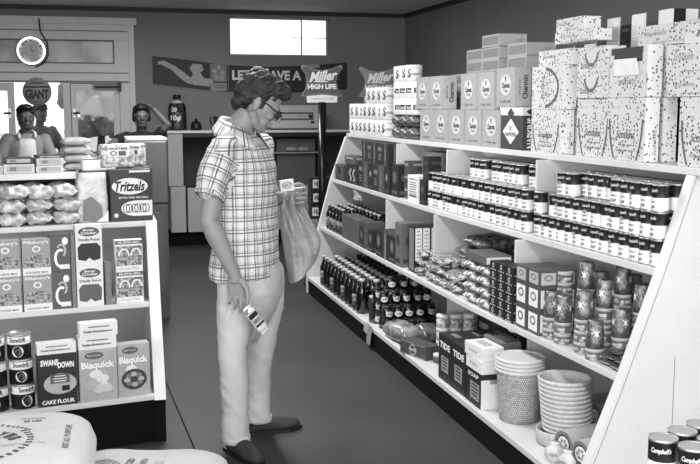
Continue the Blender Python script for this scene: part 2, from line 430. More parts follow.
# ---------------------------------------------------------------- packaged goods, generic builders
VX, VY, VZ = Vector((1, 0, 0)), Vector((0, 1, 0)), Vector((0, 0, 1))
def frames(w, d, h):
    return dict(front=(Vector((0, -d / 2, 0)), VX, VZ), right=(Vector((w / 2, 0, 0)), VY, VZ),
                left=(Vector((-w / 2, 0, 0)), -VY, VZ), top=(Vector((0, 0, h)), VX, VY), back=(Vector((0, d / 2, 0)), -VX, VZ))
def carton(name, w, d, h, base, deco=None, bevel=0.0015):
    """a box standing on its base centre, printed front to -Y"""
    def mk():
        m = MB().box(-w / 2, w / 2, -d / 2, d / 2, 0, h, base)
        if deco: deco(m, frames(w, d, h), w, d, h)
        return m.build(name, bevel=bevel)
    return mk
def pillow(name, w, d, h, m_, seed=0, amp=0.25, nsc=18, deco=None, pinch=0.8):
    """soft bag lying flat: length w along X, pinched sealed ends"""
    def mk():
        m = MB(); nu, nv = 22, 18
        vs = []
        for i in range(nu + 1):
            t = -1 + 2 * i / nu
            k = max(0.06, (1 - abs(t) ** 3.2)) ** 0.6
            for j in range(nv):
                a = 2 * PI * j / nv; c, q = math.cos(a), math.sin(a)
                y = math.copysign(abs(c) ** 0.7, c) * d / 2 * (pinch + (1 - pinch) * k); z = math.copysign(abs(q) ** 0.8, q) * h / 2 * k
                p = Vector((t * w / 2, y, z)); n = noise.noise_vector(p * nsc + Vector((seed * 7.1, seed, 3)))
                p += Vector((n.x * 0.3, n.y, n.z)) * amp * h * 0.6 * k
                p.z = max(p.z + h / 2, 0.0005); vs.append(p)
        fs = [(i * nv + j, i * nv + (j + 1) % nv, (i + 1) * nv + (j + 1) % nv, (i + 1) * nv + j) for i in range(nu) for j in range(nv)]
        fs += [tuple(range(nv))[::-1], tuple(range(nu * nv, (nu + 1) * nv))]
        m.add(vs, fs, m_, True)
        if deco: deco(m)
        return m.build(name)
    return mk
def clines(m, F, x, y, w, n, pitch, mt, h=0.004, r=None):
    r = r or rnd
    for i in range(n): m.rect(F, x, y - i * pitch, w * (0.7 + 0.3 * ((i * 37) % 10) / 10), h, mt, 0.0009)

# soup tin ------------------------------------------------------
CR, CH = 0.033, 0.1015
CANBLK = mat('can_dark', 26, 0.32, var=0.1, spec=0.6); CANWHT = mat('can_white', 226, 0.35, var=0.02)
def soup_can(kind='soup'):
    def mk():
        t = empty('soup_can')
        m = MB(); zt = 0.052
        m.lathe([(CR * .94, 0), (CR, 0.0015), (CR, 0.004), (CR - .001, .006), (CR - .001, zt), (CR - .001, CH - .006), (CR, CH - .004), (CR, CH - .0015)], STEEL,
                seg=18, mats=[STEEL, STEEL, STEEL, CANWHT, CANBLK, STEEL, STEEL])
        r = CR + 0.0002
        for a in (-PI / 2, PI / 2):
            m.ctext("Campbell's", r, a, 0.077, 0.046, 0.015, CANWHT, bold=0.02, shear=0.3)
            m.ctext('TOMATO', r, a, 0.037, 0.03, 0.006, INK, bold=0.03)
            m.ctext('SOUP', r, a, 0.018, 0.026, 0.012, INK, bold=0.03)
        if kind == 'medal':
            for a in (-PI / 2, PI / 2):
                m.add([((r + .0004) * math.cos(a + .32 * math.cos(b)), (r + .0004) * math.sin(a + .32 * math.cos(b)), .054 + .0095 * math.sin(b)) for b in [k * PI / 6 for k in range(12)]], [tuple(range(12))], G150)
        m.build('can_body', t)
        MB().lathe([(0.0, CH - .003), (CR * .86, CH - .003), (CR * .9, CH - .0005), (CR, CH), (CR, CH - .0018)], STEEL, seg=18, mats=[STEEL] * 4).build('lid', t)
        return t
    return mk
# layout of the tins: rows of columns along the second shelf; heights in tiers
S2 = ZS[2]
def can_row(i, y, col, tiers, t0=0):
    x = fx(2, y) + 0.045 + col * 0.069
    for k in range(t0, tiers):
        face = math.atan2(-y, -x) + PI / 2          # towards the aisle end
        kind = 'medal' if (i * 7 + k * 3) % 4 == 0 else 'soup'
        rz = face - 1.0 + rnd.uniform(-0.35, 0.35) if rnd.random() < .8 else rnd.uniform(-3, 3)
        tier = ['lowest', 'second', 'third', 'fourth'][k]; row = ['front', 'second', 'third', 'fourth'][col]
        lab = '%s soup can from the white end panel, %s tier of the %s row' % (ORD[i], tier, row)
        place('can' + kind, soup_can(kind), (x + rnd.uniform(-.002, .002), y + rnd.uniform(-.001, .001), S2 + 0.0005 + k * (CH + 0.0004)), rz, lab, 'soup can', 'soup cans on the second shelf')
ys = [3.150 + 0.0695 * i for i in range(14)] + [4.180 + 0.0695 * i for i in range(15)] + [5.255 + .0695 * i for i in range(3)]
for i, y in enumerate(ys):
    if y < 3.85:
        can_row(i, y, 0, 3 if (y < 3.45 or y > 3.72) else 2); can_row(i, y, 1, 3); can_row(i, y, 2, 3)
    elif y < 4.1: can_row(i, y, 0, 2 if i % 2 else 1)
    elif y < 5.2:
        can_row(i, y, 0, 2); can_row(i, y, 1, 3 if y < 4.95 and i % 6 != 4 else 2); 
        if y < 5.0: can_row(i, y, 2, 3)
    else:
        can_row(i, y, 0, 2); can_row(i, y, 1, 2)

# tissue rolls ---------------------------------------------------
def roll(t1='S', t2='cottissue'):
    def mk():
        t = empty('tissue_roll'); r, h = 0.057, 0.108; pw = mat('tissue_wrap', 232, 0.6, var=.03, bump=.05)
        m = MB().lathe([(0.018, 0.0), (r - .004, 0), (r, .004), (r, h - .004), (r - .004, h), (0.018, h - .002), (0.018, h - .02), (0, h - .02)], pw, seg=22)
        for a in (-PI / 2, PI / 6, 5 * PI / 6):
            m.ctext('S', r + .0004, a - 0.62, 0.054, 0.026, 0.062, INK, bold=.04)
            m.ctext(t2, r + .0004, a + 0.12, 0.05, 0.058, 0.02, G60, shear=.35, bold=.01)
            m.ctext('1000 sheets', r + .0004, a + 0.1, 0.088, 0.04, 0.008, G90)
        m.build('wrapper', t)
        MB().lathe([(0.0135, 0.002), (0.0175, 0.002), (0.0175, h - .004), (0.0135, h - .004)], G120, seg=12).build('core', t)
        return t
    return mk
def roll2():
    t = empty('tissue_roll'); r, h = 0.057, 0.108; pw = mat('tissue_wrap', 232, 0.6, var=.03, bump=.05)
    m = MB().lathe([(0.018, 0.0), (r - .004, 0), (r, .004), (r, h - .004), (r - .004, h), (0.018, h - .002), (0.018, h - .02), (0, h - .02)], pw, seg=22)
    for a in (-PI / 2, PI / 2):
        vs = []
        for k in range(9):
            b = a - 0.62 + 1.24 * k / 8
            for z in (.034, .066): vs.append(((r + .0004) * math.cos(b), (r + .0004) * math.sin(b), z))
        m.add(vs, [(2 * k, 2 * k + 2, 2 * k + 3, 2 * k + 1) for k in range(8)], INK)
        m.ctext('Scott', r + .0009, a, 0.05, 0.045, 0.02, INKW, bold=.02)
    m.build('wrapper', t)
    return t
def put_roll(kind, y, tier_z, back, label, sc=1.0):
    mk = roll() if kind == 1 else roll2
    x = fx(1, y) + 0.065 + back
    place('roll%d' % kind, mk, (x, y, tier_z), R(-12 if kind == 1 else -40) + rnd.uniform(-.25, .25), label, 'toilet roll', 'wrapped toilet rolls on the top shelf', sc=sc)
names = ['bottom', 'second', 'third', 'top']
for k, (z, y0_, n) in enumerate(((1.3105, 7.6, 8), (1.4285, 7.6, 8), (1.5465, 7.10, 4))):
    for i in range(n):
        if k == 1 and 3 <= i < 4: pass
        put_roll(1, y0_ - i * 0.126, z, 0, '%s white tissue roll from the far end, %s tier of the far stack' % (ORD[i], names[k]), 1.085)
for k, z in enumerate((1.4705, 1.579, 1.6875)):
    for i in range(4 if k < 2 else 3):
        put_roll(2 if k < 2 else 1, 6.40 - i * 0.122, z, 0, '%s white tissue roll on the dark packages, %s tier' % (ORD[i], names[k]))
DARKPAT = spots('dark_blotch_wrap', 28, 130, 45, 0.12, 0.35, 'blotch')
for i in range(3):
    for k in range(2):
        place('darkpack', pillow('bean_bag', 0.16, 0.12, 0.079, DARKPAT, 3, 0.2), (fx(1, 6.4) + 0.07, 6.40 - i * .165, 1.3105 + k * .08), R(-90),
              '%s dark mottled bag under the tissue rolls, %s layer' % (ORD[i], ('lower', 'upper')[k]), 'bag', 'dark bags under the tissue rolls')

# printed tissue cartons --------------------------------------------
CHB = mat('carton_grey', 158, 0.6, var=.05)
def charmin(m, F, w, d, h):
    f = F['front']
    m.ell(f, 0, h * .56, w * .58, h * .54, mat('oval_pale', 200, .55)); m.ell(f, 0, h * .72, .016, .03, G60, .0012)
    m.text(f, 'Charmin', 0, h * .55, w * .42, .028, G60, .0014, bold=.03); m.text(f, 'Tissue', 0, h * .42, w * .24, .018, G90, .0014)
    m.text(f, '4 soft rolls', 0, h * .14, w * .6, .014, G90)
    r = F['right']; m.rect(r, 0, h * .5, d * .96, h * .98, mat('carton_light', 196, .6), .0005)
    m.text(r, 'Charmin', d * .12, h * .5, h * .6, .028, G60, .0012, bold=.03, rot=90); m.text(r, 'tissue', -d * .25, h * .5, h * .4, .014, G90, .0012, rot=90)
ck = carton('tissue_carton', .234, .086, .198, CHB, charmin, .003)
def row_cart(key, mk, s, yc, z, lab, cat, grp, back=0.0, dep=.086, jit=.01, rz=0):
    x = fx(s, yc) + 0.012 + dep / 2 + back
    return place(key, mk, (x, yc, z), R(-90) + rnd.uniform(-jit, jit) + rz, lab, cat, grp)
for i in range(5):
    row_cart('charmin', ck, 1, 4.82 + .24 * i, 1.3105, 'grey tissue carton with white oval, bottom row, %s from the diamond napkin box' % ORD[i], 'tissue carton', 'grey tissue cartons on the top shelf')
for i, y in enumerate((4.65, 4.895, 5.13, 5.615, 5.855)):
    row_cart('charmin', ck, 1, y, 1.5245 if y < 4.7 else 1.5095, 'grey tissue carton with white oval, upper row, %s from the right' % ORD[i], 'tissue carton', 'grey tissue cartons on the top shelf')
NAPD = mat('napkin_dark', 62, .5)
def napk(m, F, w, d, h):
    f = F['front']; m.rect(f, 0, h - .02, w, .04, PAPER, .0005)
    m.shape(f, [(0, h * .12), (w * .36, h * .42), (0, h * .74), (-w * .36, h * .42)], INKW, .0007)
    m.shape(f, [(0, h * .72), (w * .16, h * .86), (0, h * 1.0 - .002), (-w * .16, h * .86)], G60, .0009)
    m.text(f, 'NAPKINS', 0, h * .36, w * .5, .022, NAPD, .0012, bold=.03); m.text(f, '80', 0, h * .5, w * .14, .024, G90, .0012)
    r = F['right']; m.rect(r, 0, h - .02, d, .04, PAPER, .0005); m.shape(r, [(0, h * .8), (d * .3, h * .9), (0, h * .99), (-d * .3, h * .9)], G60, .0009)
    m.text(r, 'NAPKINS', 0, h * .4, h * .7, d * .5, INKW, .0012, bold=.03, rot=90)
row_cart('napk', carton('napkin_box', .27, .10, .2115, NAPD, napk, .003), 1, 4.58, 1.3105, 'dark napkin box with white diamond beside the grey tissue cartons', 'napkin box', None, dep=.1)

# plain flat cartons stacked at the back of the top shelf
PLAINL = mat('plain_carton', 168, .7, var=.05); BAND = mat('carton_band', 130, .7)
def flatdeco(m, F, w, d, h):
    m.rect(F['right'], 0, h * .5, d * .97, h * .9, mat('carton_end', 198, .65), .0005); m.rect(F['front'], 0, h * .5, w * .9, h * .7, BAND, .0005); m.text(F['right'], 'TISSUES', d * .2, h * .5, d * .3, h * .25, G150)
for c, (x, y, n) in enumerate(((2.33, 5.33, 9), (2.33, 5.60, 8), (2.33, 5.87, 6), (2.33, 4.97, 8), (2.20, 6.14, 5))):
    for k in range(n):
        place('flat', carton('flat_carton', .25, .17, .069, PLAINL, flatdeco, .002), (x + rnd.uniform(-.006, .006), y + rnd.uniform(-.006, .006), 1.3105 + k * .0697), R(-90),
              'plain flat carton, %s from shelf in %s stack behind tissue cartons' % (ORD[k], ['second', 'third', 'fourth', 'nearest', 'fifth'][c]), 'carton', 'plain flat cartons behind the tissue cartons')

# dotted napkin cartons ----------------------------------------------
DOT = spots('dotted_carton', 205, 45, 60, 0.26, .6); DOTLIT = spots('dotted_carton_lit', 238, 80, 60, 0.23, .6)  # right and top faces paler: light from the front baked into the colour
BANDM = mat('carton_curve', 92, .5)
def dotted(style):
    def deco(m, F, w, d, h):
        f = F['front']; r = F['right']
        m.rect(r, 0, h / 2, d * .98, h * .98, DOTLIT, .0005)
        m.rect(F['top'], 0, 0, w * .98, d * .98, DOTLIT, .0005)
        if style == 'cup':
            for s in (-1, 1):
                pts = [(s * (w * .44 - .07 * w * (k / 8) ** 2 * 2), h * .66 - h * .64 * k / 8) for k in range(9)]
                m.shape(f, [(x - .006, y) for x, y in pts] + [(x + .006, y) for x, y in pts[::-1]], BANDM, .0009)
            m.text(f, 'Scotkins', 0, h * .42, w * .5, h * .13, G90, .0012, shear=.4, bold=.01)
            m.text(f, 'family size', 0, h * .25, w * .36, .012, G60, .0012); m.text(f, 'luxury paper napkins', 0, h * .16, w * .5, .012, G60, .0012)
            m.text(r, 'Scotkins', d * .2, h * .3, h * .4, .016, G120, .0012, shear=.3, rot=90)
        elif style == 'arc':
            m.arc(f, -w * .10, h * .5, w * .46, h * .44, -82, 82, .016, BANDM, .0009, 16)
            m.text(f, 'Scotkins', -w * .14, h * .5, h * .55, .03, G90, .0012, shear=.4, rot=90); m.text(f, 'paper napkins', w * .0, h * .5, h * .5, .012, G90, .0012, rot=90)
        elif style == 'smile':
            m.arc(f, 0, h * 1.0, w * .24, h * .72, 200, 340, .013, BANDM, .0009, 12)
            m.text(f, 'Scotkins', -w * .2, h * .3, w * .34, h * .26, G120, .0012, shear=.4)
        elif style == 'cap':
            m.arc(f, w * .05, h * .1, w * .3, h * .55, 20, 160, .012, BANDM, .0009, 12); m.text(f, 'Luxury napkins', 0, h * .88, w * .8, .012, G120)
        else:
            m.text(f, 'Scotkins', -w * .15, h * .62, w * .42, h * .25, G150, .0012, shear=.4); m.text(f, 'paper napkins for every meal', w * .1, h * .15, w * .6, .01, G120)
    return deco
def dc(style, w, d, h): return carton('dotted_napkin_carton', w, d, h, DOT, dotted(style), .003)
GD = 'dotted napkin cartons on the top shelf'
def pd(style, w, d, h, y, z, back, lab, dy=0, rz=0):
    x = fx(1, y) + 0.01 + d / 2 + back
    return place('d%s%.3f%.3f%.3f' % (style, w, d, h), dc(style, w, d, h), (x, y, z), R(-90) + rz, lab, 'napkin carton', GD)
T0 = 1.3105
pd('cup', .30, .07, .202, 4.205, T0, 0, 'dotted napkin carton with curved bands standing right beside the dark napkin box')
pd('cup', .285, .062, .252, 3.81, T0, 0.02, 'dotted napkin carton with curved bands, second in the bottom row')
pd('cup', .285, .062, .252, 3.52, T0, 0, 'dotted napkin carton with curved bands, directly below the opened carton')
pd('cup', .285, .062, .252, 3.03, T0, 0, 'dotted napkin carton with curved bands, cut off by the right photo edge')
for i, y in enumerate((3.03, 3.52, 3.83, 4.18)): pd('plain', .285, .062, .252, y, T0, .078, 'dotted napkin carton, %s from the right in the back row of the shelf' % ORD[i])
pd('arc', .32, .07, .20, 4.20, 1.5135, 0, 'dotted napkin carton with a big sideways arc, standing on another carton')
pd('smile', .25, .09, .108, 3.82, 1.5635, 0.01, 'dotted flat carton with smile curve, lower of two')
pd('smile', .25, .09, .108, 3.82, 1.6720, 0.01, 'dotted flat carton with smile curve, upper of two')
pd('plain', .31, .14, .073, 3.10, 1.5635, 0, 'low dotted carton at the right edge, first above the bottom row')
pd('plain', .31, .14, .115, 3.11, 1.6370, 0, 'taller dotted carton at the right edge, second above the bottom row')
pd('plain', .33, .09, .072, 4.17, 1.7140, 0.02, 'dotted flat carton lying on the sideways arc carton')
pd('plain', .36, .09, .050, 4.02, 1.8120, 0.03, 'thin dotted carton with lettering lying near the top of the pile')
pd('plain', .25, .09, .060, 4.08, 1.8630, 0.04, 'small dotted carton, topmost above the sideways arc carton')
pd('plain', .36, .10, .080, 3.40, 1.7640, 0.075, 'long dotted carton lying on top, over the opened carton')
pd('cap', .28, .10, .085, 3.05, 1.7525, 0.02, 'dotted carton with a cap shaped arc at the top right corner')
pd('plain', .30, .09, .200, 3.50, 1.5635, .08, 'dotted carton standing behind the opened carton')
pd('plain', .25, .08, .200, 3.84, 1.5635, .105, 'dotted carton standing behind the smile curve cartons')
# the opened carton, front torn out with tissue inside
def opened():
    t = empty('opened_napkin_carton'); w, d, h = .285, .068, .20
    m = MB(); a = .004
    m.box(-w / 2, w / 2, -d / 2, -d / 2 + a, 0, .085, DOT).box(-w / 2, w / 2, d / 2 - a, d / 2, 0, h, DOT)
    m.box(-w / 2, w / 2, -d / 2 + a, d / 2 - a, 0, a, DOT)
    m.box(w / 2 - a, w / 2, -d / 2 + a, d / 2 - a, a, h, DOTLIT).box(-w / 2, -w / 2 + a, -d / 2 + a, d / 2 - a, a, h, DOT)
    m.box(w / 2 - .035, w / 2 - a, -d / 2, -d / 2 + a, .085, h, DOT); m.box(-w / 2 + a, -w / 2 + .03, -d / 2, -d / 2 + a, .085, h - .03, DOT)
    m.text((Vector((0, -d / 2, 0)), VX, VZ), 'Scotkins', 0, .055, .14, .03, G120, .0008, shear=-.2, rot=180)
    m.build('box', t)
    MB().box(-w / 2 + .03, w / 2 - .04, -d / 2 + .006, d / 2 - .02, a, .14, mat('napkin_white', 240, .8)).build('napkins', t)
    MB().prism([(-w / 2 + .035, -d / 2 - .001, .087), (w / 2 - .05, -d / 2 - .001, .087), (w / 2 - .062, -d / 2 - .012, .152), (-w / 2 + .05, -d / 2 - .012, .152)], (0, .001, 0), mat('flap_white', 236, .6)).build('flap', t)
    MB().box(-w / 2 + a, w / 2 - .036, -d / 2 + .0045, d / 2 - a, .145, .197, BLACK).build('inner_shade', t)  # black block painting in the shade inside the torn opening
    return t
place('open', opened, (fx(1, 3.52) + .01 + .034, 3.52, 1.5635), R(-90), 'opened dotted carton with torn front and white napkins inside', 'napkin carton')
# dark banded boxes far up
def banded(m, F, w, d, h):
    for f, q in ((F['front'], w), (F['right'], d)):
        m.rect(f, -q * .22, h * .5, q * .46, h, INK, .0006); m.rect(f, -q * .22, h * .4, q * .3, h * .12, G90, .001)
for i, (y, n) in enumerate(((4.29, 5), (4.08, 6), (3.87, 6), (3.66, 6), (3.45, 5), (3.24, 5))):
    for k in range(n):
        place('banded', carton('banded_carton', .205, .12, .1015, PAPER, banded, .002), (2.345, y, 1.3105 + k * .1020), R(-90),
              'black banded white carton, %s from shelf in %s stack behind dotted cartons' % (ORD[k], ORD[i]), 'carton', 'black banded cartons behind the dotted cartons')

# ---------------------------------------------------------------- second shelf, dark grocery boxes
def grocery(fg, pane, style=0):
    def deco(m, F, w, d, h):
        for f, q in ((F['front'], w), (F['right'], d)):
            if style == 0:
                m.rect(f, 0, h * .72, q * .7, h * .16, pane, .0006); clines(m, f, 0, h * .45, q * .6, 3, h * .1, fg, h * .03)
            elif style == 1:
                for s in (-.16, .14):
                    m.shape(f, [(q * (s + .08 * math.sin(k * 1.1)), h * (.15 + .09 * k)) for k in range(8)] + [(q * (s + .11 + .08 * math.sin(k * 1.1)), h * (.15 + .09 * k)) for k in range(7, -1, -1)], pane, .0006)
            elif style == 2:
                m.ell(f, 0, h * .6, min(q, h) * .6, min(q, h) * .6, pane); m.ell(f, 0, h * .6, min(q, h) * .3, min(q, h) * .3, fg, .0009); m.rect(f, 0, h * .14, q * .8, h * .1, pane)
            elif style == 3:
                m.rect(f, 0, h * .5, q * .34, h * .96, pane, .0006); m.text(f, 'RICE', 0, h * .5, h * .5, q * .2, fg, .001, rot=90)
            elif style == 4:
                m.rect(f, 0, h * .5, q * .8, h * .74, pane, .0006); m.ell(f, 0, h * .55, q * .5, h * .4, G120, .0009); m.ell(f, 0, h * .55, q * .3, h * .22, pane, .0012)
    return deco
D1, D2, D3 = mat('box_dark', 42, .5), mat('box_darker', 30, .5), mat('box_mid', 78, .55)
GG = 'dark grocery boxes on the second shelf'
def gro(key, y, z, w, d, h, base, fg, pane, st, s, lab, back=0.0, name='grocery_box', grp=None, cat='box', rz=0):
    return place(key, carton(name, w, d, h, base, grocery(fg, pane, st)), (fx(s, y) + .012 + d / 2 + back, y, z), R(-90) + rz, lab, cat, grp)
Z2 = S2 + .0005
gro('ga', 7.52, Z2, .26, .12, .125, D3, INK, G40, 2, 2, 'mottled dark box at the far end of the second shelf')
gro('gb', 7.14, Z2, .34, .12, .15, D1, INK, G180, 1, 2, 'dark box with two wavy white figures, far part of second shelf')
gro('gc', 7.2, Z2 + .1505, .30, .10, .06, G90, INK, G180, 0, 2, 'low pale striped box on the wavy figure box')
for i, y in enumerate((6.88, 6.75, 6.62, 6.49, 6.36, 6.23)):
    gro('gd%d' % (i % 3), y, Z2, .13, .12, .185, (D1, D3, D2)[i % 3], G150, (G120, G90, G60)[i % 3], (0, 3, 2)[i % 3], 2, '%s upright dark box from the far end, lower row of second shelf' % ORD[i], grp=GG)
    if i < 5: gro('gu%d' % (i % 2), y - .03, Z2 + .1855, .13, .12, .150, (D2, D1)[i % 2], G150, (G90, G120)[i % 2], (3, 0)[i % 2], 2, '%s upright dark box from the far end, upper row of second shelf' % ORD[i], grp=GG, back=.02)
gro('ge', 6.05, Z2, .14, .12, .21, D2, G90, G90, 2, 2, 'dark upright box beside the small cream topped boxes')
for i in range(3):
    gro('gf', 5.90 - .0 * i, Z2 + .0805 * i, .09, .20, .08, D3, INK, G150, 0, 2, 'small grey box in far pile beside white lettered box, %s tier' % names[i], back=.03)
    gro('gg%d' % (i == 0), 5.62, Z2 + .1205 + .062 * i, .36, .14, .0615, (mat('box_olive', 96, .55)), G60, G120, 0, 2, 'flat grey box, %s of three above the white lettered box' % ORD[i], back=.1)
for i in range(2): gro('gh', 5.70 - .18 * i, Z2, .17, .14, .12, G120, INK, G150, 3, 2, '%s cream topped box under the flat grey boxes' % ORD[i], back=.10)
def wl(m, F, w, d, h):
    for f, q in ((F['front'], w), (F['right'], d)):
        m.text(f, 'QUALITY', 0, h * .86, q * .8, h * .07, INK, .001, bold=.03); clines(m, f, 0, h * .74, q * .8, 6, h * .085, G120, h * .035); m.rect(f, 0, h * .24, q * .7, h * .06, G60, .0012)
place('wl', carton('lettered_box', .20, .085, .165, PAPER, wl), (fx(2, 5.68) + .05, 5.665, Z2), R(-90), 'white box with fine dark lettering in front of flat grey boxes', 'box')
gro('gj', 5.50, Z2, .10, .12, .15, D2, G90, G60, 2, 2, 'dark box between white lettered box and soup cans')
gro('gj2', 5.50, Z2 + .1505 + .0, .1, .1, .14, D2, G90, G60, 0, 2, 'dark box above, next to the flat grey boxes', back=.02)

# ---------------------------------------------------------------- third shelf
Z3 = ZS[3] + .0005
GLD = mat('dark_glass_jar', 18, .12, var=.1, spec=.7, coat=.5)
def bottle(name, r, h, body=GLD, cap=None, lab=None, neck=.4, seg=14):
    cap = cap or G180
    def mk():
        t = empty(name)
        m = MB().lathe([(r * .8, 0), (r, .006), (r, h * .6), (r * .92, h * .66), (r * neck, h * .82), (r * neck, h * .93)], body, seg=seg)
        m.build('glass', t)
        MB().lathe([(r * neck * 1.15, h * .92), (r * neck * 1.2, h), (0, h)], cap, seg=12).build('cap', t)
        if lab: MB().lathe([(r + .0005, h * .14), (r + .0005, h * .5)], lab, seg=seg).build('label', t)
        return t
    return mk
LABG = spots('bottle_label', 150, 60, 60, .1, .5, 'blotch')
n = 0
for c in range(4):
    for i in range(9):
        y = 7.55 - i * .105; 
        if c < 2 and i > 4: continue
        place('ssb', bottle('sauce_bottle', .032, .20, GLD, G180, LABG, .42), (fx(3, y) + .05 + c * .08, y + (c % 2) * .04, Z3), rnd.uniform(-1, 1),
              '%s dark sauce bottle from the far end, %s row of the third shelf' % (ORD[i], ('front', 'second', 'third', 'back')[c]), 'bottle', 'dark sauce bottles on the third shelf')
cg = mat('grey_carton', 88, .7, var=.06)
for i, y in enumerate((6.92, 6.68)):
    place('gcar', carton('grey_carton', .235, .12, .175, cg), (fx(3, y) + .075, y, Z3), R(-90), ('farther', 'nearer')[i] + ' plain grey carton in front of the sauce bottles', 'carton', 'plain grey cartons by the sauce bottles')
def crumple():
    m = MB(); n = 8; vs = []
    for i in range(n + 1):
        for j in range(n + 1):
            vs.append((.10 * (i / n - .5), .02 * noise.noise(Vector((i * .6, j * .6, 2))) - .004, .07 * (j / n - .5) + .012 * noise.noise(Vector((i * .5, j * .5, 7)))))
    m.add(vs, [(i * (n + 1) + j, (i + 1) * (n + 1) + j, (i + 1) * (n + 1) + j + 1, i * (n + 1) + j + 1) for i in range(n) for j in range(n)], G180, True)
    return m.build('paper_flyer')
place('cr', crumple, (1.90, 7.0, .865), R(-70), 'crumpled pale paper hanging under the second shelf above bottles', 'paper')
for i, y in enumerate((6.47, 6.36, 6.25)):
    gro('ha%d' % (i % 2), y, Z3, .105, .12, (.15, .19)[i % 2], (D1, D3)[i % 2], G120, G90, (2, 0)[i % 2], 3, '%s small dark box right of plain grey cartons, third shelf' % ORD[i], grp='small dark boxes on the third shelf')
for i, y in enumerate((6.055, 5.908, 5.762)):
    gro('hb%d' % (i % 2), y, Z3, .145, .12, .17, (D2, D1)[i % 2], G120, (G90, G120)[i % 2], (2, 3)[i % 2], 3, '%s upright dark patterned box in the middle of third shelf' % ORD[i], grp='small dark boxes on the third shelf')
gro('hc', 5.64, Z3, .12, .16, .27, mat('tall_box', 104, .55), G60, G60, 2, 3, 'tall grey box standing left of the pale striped boxes')
def strips(m, F, w, d, h):
    r = F['right']
    for k in range(2): m.rect(r, (-.25 + .5 * k) * d, h * .62, d * .44, h * .7, INKW, .0006); clines(m, r, (-.25 + .5 * k) * d, h * .9, d * .3, 8, h * .08, G150, h * .02)
    m.rect(F['front'], 0, h * .5, w * .7, h * .9, G120, .0006)
for i in range(2):
    place('st', carton('striped_box', .12, .095, .275, D2, strips), (1.775 + .075 + .1 * i + .0, 5.43, Z3), R(-90), ('left', 'right')[i] + ' pale striped upright box above the cellophane bags', 'box')
CEL = [spots('cellophane_a', 205, 40, 55, .16, .22, 'blotch'), spots('cellophane_b', 190, 50, 35, .14, .22, 'wave'), spots('cellophane_c', 70, 200, 48, .12, .22, 'blotch')]
k_ = 0
for lay, (ys, nb) in enumerate((((5.30, 5.115, 4.985, 4.855, 4.725), 2), ((5.30, 5.115, 4.985, 4.855, 4.73), 2), ((5.30, 5.11, 4.97), 2))):
    for i, y in enumerate(ys):
        for c in range(nb):
            q = k_ % 3; k_ += 1
            place('cel%d' % q, pillow('cellophane_bag', .17, .12, .05, CEL[q], q, .35, 22), (fx(3, y) + .10 + .175 * c + .012 * lay, y, Z3 + lay * .048), rnd.uniform(-.18, .18),
                  '%s shiny cellophane bag from the far end, %s layer, %s row' % (ORD[i], names[lay], ('front', 'back')[c]), 'bag', 'cellophane bags of sweets on the third shelf')
DRK = spots('dark_foil', 60, 120, 40, .15, .25, 'blotch')
for i, (x, y, z) in enumerate(((2.06, 5.02, Z3 + .147), (2.06, 4.88, Z3 + .147), (2.06, 4.74, Z3 + .147), (2.07, 4.94, Z3 + .212), (2.07, 4.80, Z3 + .212), (2.24, 4.40, Z3), (2.24, 4.40, Z3 + .078), (2.24, 4.42, Z3 + .156), (2.24, 4.40, Z3 + .232))):
    place('dp', pillow('dark_bag', .24, .135, .066, DRK, 9, .2), (x, y, z), rnd.uniform(-.1, .1), 'dark printed bag, %s of the pile against the shelf back' % ORD[i], 'bag', 'dark printed bags against the back panel')
PK = spots('mottled_pack', 226, 92, 30, .08, .3, 'blotch')
for c in range(2):
    for k in range(4):
        place('pk', pillow('flat_package', .155, .15, .056, PK, 5, .12, 14, pinch=.95), (fx(3, 4.45) + .09, 4.49 - .17 * c, Z3 + k * .054), rnd.uniform(-.05, .05),
              'mottled white package, %s tier of the %s stack beside circle boxes' % (names[k], ('farther', 'nearer')[c]), 'package', 'mottled white packages on the third shelf')
def wbox(m, F, w, d, h): m.rect(F['right'], 0, h / 2, d * .9, h * .8, INKW, .0006)
place('wb', carton('flat_box', .25, .14, .04, G90, wbox), (fx(3, 4.4) + .085, 4.40, Z3 + .222), R(-90), 'flat grey box with white end, on the mottled packages', 'box')
for c in range(3):
    for k in range(6):
        gro('jl', 4.19 - .082 * c, Z3 + k * .0425, .08, .09, .042, D2, INK, G180, 2, 3, 'small dark box with circle, %s tier of the %s column' % (['bottom', 'second', 'third', 'fourth', 'fifth', 'top'][k], ORD[c]), grp='small circle boxes on the third shelf', back=.0)
for r_ in range(2):
    for c in range(2):
        for k in range(3):
            h = .105 if k < 2 else .07
            gro('ck%d' % (k < 2), 3.905 - .0 - .0 * c - .115 * r_, Z3 + k * .1055, .11, .085, h, D3, INK, INKW if k < 2 else G180, 4, 3, 'cracker box with pale panel, %s tier, %s column, %s pair' % (names[k], ('front', 'back')[c], ('farther', 'nearer')[r_]), grp='pale panel cracker boxes on the third shelf', back=.087 * c)
